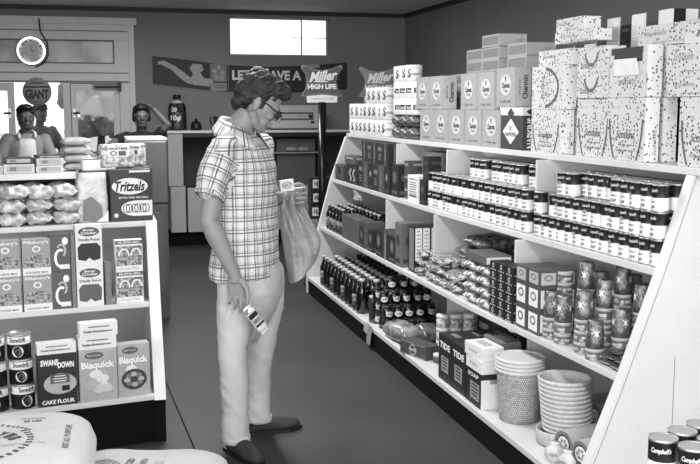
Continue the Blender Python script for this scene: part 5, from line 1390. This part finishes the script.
chain(b, [(rsh, .055), (rsh.lerp(rel, .45), .050), (rsh.lerp(rel, .8), .043), (rel, .040), (rel.lerp(rwr, .25), .043), (rel.lerp(rwr, .6), .035), (rwr, .027)], SKIN, 16)
hd = V((.12, 0.02, -1)); HP = hand(b, SKIN, rwr + V((.002, 0, -.012)), hd, V((1, -.25, 0.05)), curl=((.75, .9, .5), (.65, .85, .5), (.5, .7, .4), (.25, .35, .3)), s=1.0,
          thumb=[(.02, .030, .006), (.050, .046, .022), (.082, .046, .032), (.108, .040, .034)])
lsh, lel, lwr = V((.735, 4.375, 1.34)), V((.735, 4.47, 1.075)), V((.832, 4.345, 1.120))
chain(b, [(lsh, .055), (lsh.lerp(lel, .5), .048), (lel, .040), (lel.lerp(lwr, .35), .041), (lwr, .027)], SKIN, 14)
HL = hand(b, SKIN, lwr, V((1, -.35, .10)), V((-.15, .05, 1)), curl=((1.1, 1.5, .9), (1.1, 1.5, .9), (1.05, 1.45, .9), (.95, 1.35, .8)), s=.98,
          thumb=[(.02, .030, -.0), (.045, .046, -.018), (.070, .048, -.036), (.088, .038, -.045)])
ev = fuse(b, .0034, 3)
skin('body', ev, SKIN, man, OFF)
# --- hair
b = MB()
def HB(x, y, z, a, b_, c): b.ball(T(x, y, z), (a, b_, c), HAIR, 18, 12, M=R3)
HB(-.022, 0, .078, .100, .083, .070); HB(-.060, 0, .035, .066, .078, .085); HB(-.075, 0, -.02, .038, .058, .05); HB(.022, 0, .112, .075, .062, .044)
HB(.062, 0, .112, .045, .052, .036); HB(.084, -.004, .112, .026, .040, .024); HB(-.035, 0, .118, .07, .062, .04)
for q in (-1, 1): HB(-.024, q * .066, .058, .056, .020, .040); HB(.020, q * .069, .022, .010, .008, .028)
hs = lambda co: .008 * noise.noise(V(((co - HC).x * 26 + (co.z) * 16, co.y * 70, (co - HC).z * 55 - co.x * 20))) + .002 * noise.noise(co * 190)
skin('hair', fuse(b, .0042, 2, hs), HAIR, man, OFF)
# --- glasses
m = MB(); RT = [(-.000, .079, .028), (.045, .074, .028), (.098, .064, .020)]
for q in (-1, 1):
    m.tube([T(-.012, q * .080, .020)] + [T(x, q * y, z) for x, y, z in RT], .0026, BLACK, 8)
    pts = [T(.112 - .02 * abs(math.cos(2 * PI * k / 20)) * (1 if q * math.cos(2 * PI * k / 20) > 0 else 0), q * .034 + .027 * math.cos(2 * PI * k / 20), .012 + .020 * math.sin(2 * PI * k / 20)) for k in range(21)]
    m.tube(pts, .0024, BLACK, 8, caps=False)
m.tube([T(.114, -.009, .016), T(.118, 0, .019), T(.114, .009, .016)], .0024, BLACK, 8)
m.v = [tuple(V(v) - OFF) for v in m.v]; gl = m.build('glasses_frame', man)
for q in (-1, 1):
    m = MB(); m.add([T(.109 - .012 * max(0, q * math.cos(2 * PI * k / 20)), q * .034 + .025 * math.cos(2 * PI * k / 20), .012 + .018 * math.sin(2 * PI * k / 20)) - OFF for k in range(20)], [tuple(range(20))], glass('lens', .05, .35, .3)); m.build('lens', gl)
# --- shirt
b = MB()
rings(b, [(.785, .625, 4.22, .140, .190), (.84, .628, 4.22, .138, .187), (.97, .630, 4.22, .130, .180), (1.10, .628, 4.22, .130, .180), (1.20, .622, 4.22, .138, .190), (1.28, .615, 4.22, .135, .200), (1.345, .606, 4.22, .112, .195), (1.385, .600, 4.22, .088, .150), (1.42, .598, 4.22, .07, .085)], TROU, YW, 40)
chain(b, [(V((.520, 4.085, 1.345)), .066), (V((.482, 4.055, 1.27)), .068), (V((.462, 4.040, 1.20)), .066)], TROU, 20)
chain(b, [(V((.725, 4.355, 1.345)), .062), (V((.735, 4.40, 1.25)), .062), (V((.738, 4.43, 1.18)), .060)], TROU, 18)
b.tube([(.52, 4.10, 1.36), (.60, 4.222, 1.405), (.71, 4.34, 1.36)], [.05, .06, .05], TROU, 16)
def wr(co):
    z = co.z; return .010 * noise.noise(V((co.x * 7, co.y * 7, z * 9))) + .006 * noise.noise(V((co.x * 22 + z * 14, co.y * 22, z * 16))) - (.003 if z > 1.4 else 0)
AX = (V((.520, 4.085, 1.345)), V((.455, 4.035, 1.185))); AX2 = (V((.725, 4.355, 1.345)), V((.738, 4.44, 1.16)))
def suv(co, c):
    for A, B_ in (AX, AX2):
        d = (B_ - A); L_ = d.length; d = d / L_; t = (c - A).dot(d)
        if t > .035 and (c - (A + d * t)).length < .085 and (abs((YWn.dot(c - V((.62, 4.22, 0)) * 1 - V((0, 0, c.z))))) > .165):
            p = co - A; t = p.dot(d); rr = p - d * t; x = d.cross(V((0, 1, 0))).normalized(); y = d.cross(x)
            return (math.atan2(rr.dot(y), rr.dot(x)) * .066, t, 2 * PI * .066)
    a = math.atan2(co.y - 4.22, co.x - .62)
    return (a * .175, co.z, 2 * PI * .175)
YWn = V((-math.sin(YW), math.cos(YW), 0))
PL = plaid('plaid_shirt', 214, 50, .050)
sh = skin('shirt', fuse(b, .0075, 5, wr), PL, man, OFF, suv)
# collar
m = MB(); vs = []; n = 30
for k in range(n + 1):
    a = R(28 + (360 - 56) * k / n); fr = abs(k / n - .5) * 2       # 0 at the nape, 1 at the front points
    c, s = math.cos(a + YW), math.sin(a + YW)
    zt = 1.482 - .062 * fr ** 1.5; cx = .602 + .012 * fr
    for (r_, dz) in ((.062, -.035), (.066, 0), (.072, .004), (.102 + .022 * fr, -.036 - .030 * fr), (.106 + .024 * fr, -.046 - .036 * fr)):
        vs.append((cx + r_ * c * 1.02, 4.222 + r_ * s * 1.02, zt + dz))
m.add(vs, [(k * 5 + j, k * 5 + j + 1, k * 5 + j + 6, k * 5 + j + 5) for k in range(n) for j in range(4)], PL, True)
for i in range(len(m.v)): m.v[i] = tuple(V(m.v[i]) - OFF)
col = m.build('collar', man)
uv = col.data.uv_layers.new(name='UVMap')
for p in col.data.polygons:
    for li, v in zip(p.loop_indices, p.vertices): uv.data[li].uv = ((v // 5) * .0165, (v % 5) * .026)
so = col.modifiers.new('s', 'SOLIDIFY'); so.thickness = .003
# placket edge and sleeve cuff
fv = V((math.cos(YW), math.sin(YW), 0))
A, B_ = AX; d = (B_ - A).normalized(); x = d.cross(V((0, 1, 0))).normalized(); y = d.cross(x)
m = MB(); vs = []; e_ = V((.455, 4.036, 1.155))
for k in range(25):
    a = 2 * PI * k / 24
    for t_, r_ in ((-.03, .067), (0, .069), (.001, .064)): vs.append(e_ + d * (t_ + .004 * math.sin(3 * a)) + (x * math.cos(a) + y * math.sin(a)) * r_ - OFF)
m.add(vs, [(k * 3 + j, k * 3 + j + 1, k * 3 + j + 4, k * 3 + j + 3) for k in range(24) for j in range(2)], PL, True)
cf = m.build('sleeve_cuff', man); uv = cf.data.uv_layers.new(name='UVMap')
for p in cf.data.polygons:
    for li, v in zip(p.loop_indices, p.vertices): uv.data[li].uv = ((v // 3) * .0175, .14 + (v % 3) * .03)
# --- trousers
b = MB()
rings(b, [(.48, .645, 4.25, .03, .06), (.55, .645, 4.245, .075, .11), (.64, .648, 4.235, .115, .15), (.72, .652, 4.225, .130, .170), (.80, .650, 4.225, .128, .170), (.87, .645, 4.225, .120, .160)], TROU, YW, 30)
chain(b, [(V((.585, 4.15, .78)), .092), (V((.570, 4.145, .62)), .082), (V((.556, 4.14, .47)), .064), (V((.560, 4.145, .33)), .062), (V((.566, 4.15, .20)), .060)], TROU, 20)
b.tube([(.566, 4.15, .22), (.566, 4.15, .055)], [.060, .060], TROU, 22)
chain(b, [(V((.725, 4.295, .78)), .094), (V((.735, 4.31, .62)), .080), (V((.715, 4.34, .43)), .066), (V((.705, 4.37, .30)), .058), (V((.708, 4.385, .20)), .056)], TROU, 20)
b.tube([(.708, 4.385, .22), (.712, 4.39, .060)], [.056, .056], TROU, 22)
def tw(co):
    z = co.z; k = 1.0 + 1.0 * max(0, .30 - z) / .30
    return k * (.0055 * noise.noise(V((co.x * 9 + z * 6, co.y * 9, z * 8 + co.x * 8))) + .0022 * noise.noise(V((co.x * 24, co.y * 24, z * 30)))) + .0035 * noise.noise(V((co.x * 30 + z * 22, co.y * 10, z * 9)))
skin('trousers', fuse(b, .0085, 12, tw), TROU, man, OFF)
m = MB()
for c, r_, zz in (((.566, 4.15), .063, .058), ((.711, 4.39), .059, .064)):
    m.lathe([(r_ - .004, zz - .006), (r_ + .001, zz - .004), (r_ + .0005, zz + .022), (r_ - .006, zz + .026)], TROU, c=(c[0] - OFF.x, c[1] - OFF.y), seg=28)
    m.build('cuff', man); m = MB()
def shoe(c, ang, s=1.0):
    b = MB(); D = V((math.cos(ang), math.sin(ang), 0)); S = V((-D.y, D.x, 0))
    P = lambda a, q, z: V(c) + D * a * s + S * q * s + V((0, 0, z * s))
    b.tube([P(-.05, 0, .045), P(.02, 0, .040), (P(.10, 0, .030)), P(.165, 0, .024), P(.19, 0, .020)], [.042, .042, .040, .032, .020], SHOE, 16)
    b.ball(P(.12, 0, .028), (.062, .048, .026), SHOE, M=Matrix.Rotation(ang, 3, 'Z')); b.tube([P(0, 0, .04), P(-.012, 0, .115)], [.044, .040], SHOE, 16)
    ev = fuse(b, .006, 3)
    for v in ev.vertices: v.co.z = max(v.co.z, .014)
    o = skin('shoe', ev, SHOE, man, OFF)
    m = MB(); pts = [(-.092, 0), (-.08, .032), (-.02, .038), (.06, .042), (.13, .048), (.18, .03), (.205, 0), (.18, -.03), (.13, -.048), (.06, -.042), (-.02, -.038), (-.08, -.032)]
    m.prism([P(a, q, 0) * 1 - OFF + V((0, 0, .0005)) for a, q in pts], (0, 0, .015), BLACK); m.build('sole', o)
shoe((.572, 4.14, 0), R(-68)); shoe((.718, 4.395, 0), R(6))
# --- things he holds
def bar():
    t = empty('wrapped_bar'); m = MB(); nu = 20; nv = 14; vs = []
    for i in range(nu + 1):
        u = -1 + 2 * i / nu; end = abs(u) > .78
        for j in range(nv):
            a = 2 * PI * j / nv; k = (1 if not end else .55 + .3 * abs(math.sin((abs(u) - .78) * 14)))
            wx, wy = (.024 * k * (1 if not end else 1.15), .011 * (k if not end else .45))
            vs.append((math.copysign(abs(math.cos(a)) ** .6, math.cos(a)) * wx, math.copysign(abs(math.sin(a)) ** .6, math.sin(a)) * wy + .002 * noise.noise(V((a, u * 6, 0))), u * .075))
    wm = mat('bar_foil', 225, .25, .2, var=.1, bump=.3)
    m.add(vs, [(i * nv + j, i * nv + (j + 1) % nv, (i + 1) * nv + (j + 1) % nv, (i + 1) * nv + j) for i in range(nu) for j in range(nv)] + [tuple(range(nv))[::-1], tuple(range(nu * nv, (nu + 1) * nv))], wm, True)
    m.build('wrapper', t)
    m = MB(); F = (V((0, -.0135, 0)), VX, VZ)
    m.rect(F, 0, .028, .042, .022, BLACK, .0004); m.rect(F, 0, .0, .042, .022, G150, .0004); m.rect(F, 0, -.022, .042, .010, BLACK, .0004); m.text(F, 'NUT', 0, 0, .03, .012, BLACK, .001, bold=.04)
    m.build('band', t); return t
place('bar', bar, (.638, 4.003, .632), R(14), 'small foil wrapped bar with black band held in the lowered hand', 'snack bar', rx=R(0), ry=R(-38))
# paper bag gripped in the far hand
t = empty('paper_bag', (.90, 4.33, .74), 0, 'crumpled brown paper bag hanging from the raised hand', 'paper bag')
BAG = mat('kraft_paper', 150, .5, var=.06, scale=10, bump=.2)
X3 = lambda x, z, y=4.33: V((x, y, z)) - V((.90, 4.33, .74))
m = MB(); nu, nv = 15, 12; vs = []
# front and back sheets between a top edge and bottom edge
rowsL = [(1.135, .835, .885), (1.09, .812, .905), (1.03, .806, .935), (.95, .812, .975), (.90, .820, .995), (.85, .828, .990), (.80, .838, .975), (.74, .846, .925)]
def rl(z):
    for (a, l0, r0), (b_, l1, r1) in zip(rowsL, rowsL[1:]):
        if z >= b_: t_ = (a - z) / (a - b_); return l0 + (l1 - l0) * t_, r0 + (r1 - r0) * t_
    return rowsL[-1][1:]
for side in (0, 1):
    for i in range(nu + 1):
        z = 1.135 - .395 * i / nu; l, r_ = rl(z)
        for j in range(nv + 1):
            u = j / nv; x = l + (r_ - l) * u; edge = (1 - abs(2 * u - 1) ** 4)
            th = .006 + .050 * math.sin(min(1, i / nu * 1.15) * PI * .55) * edge
            z2 = z + (.03 * (u - .35) * (i / nu)) * 1.6
            fan = .6 * .020 * noise.noise(V((x * 17 + 5, side * 3, z * 17))) + .018 * math.sin((u - .5) * 16 / (0.4 + i / nu)) * (1 - i / nu) ** .7 + .011 * noise.noise(V((x * 22, side * 5, z * 14))) + .012 * abs(noise.noise(V((x * 11 + z * 9, 3 + side, z * 6))))
            vs.append(X3(x, z2, 4.325 + (-1 if side == 0 else 1) * (th + fan * edge)))
N1 = (nu + 1) * (nv + 1); fs = []
for i in range(nu):
    for j in range(nv):
        a = i * (nv + 1) + j; fs.append((a, a + nv + 1, a + nv + 2, a + 1)); a += N1; fs.append((a, a + 1, a + nv + 2, a + nv + 1))
for i in range(nu):
    for j in (0, nv): a = i * (nv + 1) + j; fs.append((a, a + nv + 1, N1 + a + nv + 1, N1 + a) if j == 0 else (a, N1 + a, N1 + a + nv + 1, a + nv + 1))
for j in range(nv):
    a = nu * (nv + 1) + j; fs.append((a, a + 1, N1 + a + 1, N1 + a)) ; a = j; fs.append((a, N1 + a, N1 + a + 1, a + 1))
m.add(vs, fs, BAG, False)
m.build('bag', t)
def pack():
    m = MB().box(-.032, .032, -.010, .010, 0, .050, PAPER); F = (V((0, -.010, 0)), VX, VZ)
    m.ell(F, 0, .026, .048, .028, G60, .0008); m.ell(F, 0, .026, .042, .022, PAPER, .0012); m.text(F, 'SALT', 0, .026, .034, .012, BLACK, .0016, bold=.03)
    return m.build('small_carton', bevel=.002)
place('pk_', pack, (.828, 4.268, 1.152), R(8), 'small white carton with dark oval held above the paper bag', 'carton', ry=R(-6))

# ---------------------------------------------------------------- people at the back
def figure(loc, f, label, skinm, hairm, shirtm, z0, arms, hair=(), tilt=0.05, trous=None, s=1.0, shoulder=.19, chest=.11, legs=True):
    """standing figure, metres relative to loc; f = facing angle; arms = [(elbow, wrist, hand direction, sleeve fraction)...] in world offsets"""
    o = V(loc); t = empty('person', o, 0, label, 'person')
    D = V((math.cos(f), math.sin(f), 0)); S = V((-D.y, D.x, 0)); hc = o + V((0, 0, z0)); b = MB()
    T_, R_ = head(b, skinm, hc, f, .93 * s, tilt)
    b.tube([hc + V((0, 0, -.04)) - D * .02, hc + V((0, 0, -.14)) - D * .035, hc + V((0, 0, -.2)) - D * .03], [.048, .052, .07], skinm, 14)
    sz = z0 - .165
    cpt = lambda a, q, z: o + D * (a - .03) + S * q + V((0, 0, z))
    rings(b, [(o.z + .86, (o - D * .03).x, (o - D * .03).y, .085, .13), (o.z + sz - .2, (o - D * .03).x, (o - D * .03).y, .09, .14), (o.z + sz - .03, (o - D * .03).x, (o - D * .03).y, .075, .14)], skinm, f)
    sl = MB()
    for q, (el, wr_, hdir, frac) in zip((1, -1), arms):
        sp_ = cpt(0, q * (shoulder - .03), sz - .03); el = o + V(el); wr_ = o + V(wr_)
        chain(b, [(sp_, .048), (sp_.lerp(el, .5), .042), (el, .036), (el.lerp(wr_, .3), .037), (wr_, .025)], skinm, 12)
        hand(b, skinm, wr_, V(hdir), S * -q + V((0, 0, .2)), curl=(.35, .4, .3), s=.92)
        chain(sl, [(sp_, .062), (sp_.lerp(el, min(1, frac)), .056)] + ([(el.lerp(wr_, frac - 1), .045)] if frac > 1 else []), shirtm, 14)
    skin('body', fuse(b, .007, 3), skinm, t, o)
    rings(sl, [(o.z + z, (o - D * .03).x, (o - D * .03).y, a, w_) for z, a, w_ in ((.80, chest + .02, shoulder - .01), (.95, chest, shoulder - .03), (sz - .22, chest + .015, shoulder - .01), (sz - .08, chest, shoulder), (sz - .01, .075, shoulder - .04), (sz + .03, .06, .075))], shirtm, f)
    skin('shirt', fuse(sl, .011, 4, lambda co: .008 * noise.noise(co * 10)), shirtm, t, o)
    hb = MB()
    for x, y, z, a, b_, c in hair: hb.ball(T_(x, y, z), (a, b_, c), hairm, 14, 10, M=R_)
    skin('hair', fuse(hb, .007, 2, lambda co: .005 * noise.noise(co * 50)), hairm, t, o)
    if legs:
        tm = trous or G60; lb = MB()
        rings(lb, [(o.z + .74, o.x, o.y, .11, .15), (o.z + .84, o.x, o.y, .11, .15)], tm, f)
        for q in (-1, 1): chain(lb, [(cpt(.02, q * .075, .78), .09), (cpt(.02, q * .08, .45), .065), (cpt(.02, q * .085, .12), .05)], tm, 14)
        skin('trousers', fuse(lb, .012, 3), tm, t, o)
        for q in (-1, 1):
            m = MB(); c_ = cpt(.06, q * .085, .045) - o; m.ball(c_, (.125, .045, .044), SHOE, 14, 10, M=Matrix.Rotation(f, 3, 'Z')); m.build('shoe', t)
    return t, T_, cpt
SH = [(-.018, 0, .070, .098, .084, .066), (-.050, 0, .035, .066, .080, .075), (.05, 0, .110, .05, .06, .03)]
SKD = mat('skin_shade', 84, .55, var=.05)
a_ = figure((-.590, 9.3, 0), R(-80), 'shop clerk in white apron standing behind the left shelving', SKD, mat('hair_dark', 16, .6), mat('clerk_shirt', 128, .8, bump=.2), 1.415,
       [((.24, -.08, 1.0), (.16, -.30, .98), (0, -1, -.1), .8), ((-.26, -.05, 1.0), (-.20, -.30, .98), (.1, -1, -.1), .8)], SH)
t, T_, cpt = a_
m = MB(); o = V((-.590, 9.3, 0)); D = V((math.cos(R(-80)), math.sin(R(-80)), 0)); S = V((-D.y, D.x, 0)); vs = []
for z, w_, dd in ((1.235, .070, .082), (1.16, .085, .108), (1.10, .095, .112), (1.0, .13, .112), (.9, .17, .115), (.7, .19, .135), (.5, .19, .14)):
    for q in range(9): u = -1 + q / 4; vs.append(D * (dd - .03 + .016 - abs(u) ** 2 * w_ * .42) + S * u * w_ + V((0, 0, z)))
m.add(vs, [(k * 9 + j, k * 9 + j + 1, k * 9 + j + 10, k * 9 + j + 9) for k in range(6) for j in range(8)], mat('apron_white', 205, .8), True)
for q in (-1, 1): m.tube([D * .052 + S * q * .07 + V((0, 0, 1.235)), D * .050 + S * q * .07 + V((0, 0, 1.26)), D * .02 + S * q * .072 + V((0, 0, 1.285)), D * -.05 + S * q * .05 + V((0, 0, 1.305))], .010, mat('apron_white', 205, .8), 8)
ap = m.build('apron', t); so = ap.modifiers.new('s', 'SOLIDIFY'); so.thickness = .004
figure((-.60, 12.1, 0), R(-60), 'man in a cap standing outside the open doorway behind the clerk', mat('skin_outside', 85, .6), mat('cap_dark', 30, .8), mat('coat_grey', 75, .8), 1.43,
       [((.24, .05, 1.0), (.22, -.20, .98), (0, -1, 0), 1.6), ((-.24, -.02, 1.0), (-.2, -.2, .98), (0, -1, 0), 1.6)], SH + [(.09, 0, .075, .05, .06, .012)])
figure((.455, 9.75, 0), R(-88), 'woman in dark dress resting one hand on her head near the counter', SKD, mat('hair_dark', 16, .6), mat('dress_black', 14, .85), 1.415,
       [((.255, -.02, 1.345), (.12, .03, 1.50), (-.8, .1, .15), .45), ((-.24, -.10, 1.20), (-.37, -.24, 1.12), (-.6, -.5, -.3), .9)], [(-.022, 0, .075, .098, .086, .066), (-.052, 0, .03, .066, .088, .078), (-.01, .074, .01, .045, .022, .055), (-.01, -.074, .01, .045, .022, .055), (.045, 0, .108, .05, .062, .03)], tilt=.05, trous=mat('dress_black', 14, .85), shoulder=.17, chest=.105)
# ---------------------------------------------------------------- light, sky, camera
def area(name, loc, rot, sx, sy, power):
    l = bpy.data.lights.new(name, 'AREA'); l.shape = 'RECTANGLE'; l.size = sx; l.size_y = sy; l.energy = power
    o = bpy.data.objects.new(name, l); COL.objects.link(o); o.location = loc; o.rotation_euler = rot; return o
area('shop_window_light', (0.2, YF - 0.1, 1.42), (R(90), 0, 0), 6.2, 1.85, 180)
area('side_window_light', (XL - 0.08, 0, 1.6), (R(90), 0, R(-90)), 3.6, 1.4, 120)
for y in (1.2, 5.2, 8.3):
    area('overhead_fill_light', (0.7, y, ZC - 0.08), (0, 0, 0), 0.3, 1.6, 68)  # area lights added overhead as fill for the aisle and back
w = bpy.data.worlds.new('World'); SC.world = w; w.use_nodes = True
bg = w.node_tree.nodes['Background']; bg.inputs['Color'].default_value = (1, 1, 1, 1); bg.inputs['Strength'].default_value = 1.6
cam = bpy.data.cameras.new('Camera'); cam.sensor_width = 36; cam.lens = 972 / 700 * 36; cam.clip_end = 200
co = bpy.data.objects.new('Camera', cam); COL.objects.link(co)
co.location = (0, 0, 1.53); co.rotation_euler = (R(90 - 7.4), 0, R(-14.7)); SC.camera = co
vs = SC.view_settings; vs.view_transform = 'Standard'; vs.look = 'None'; vs.gamma = 1; vs.use_curve_mapping = False; vs.exposure = 0.12
SC.cycles.use_denoising = True
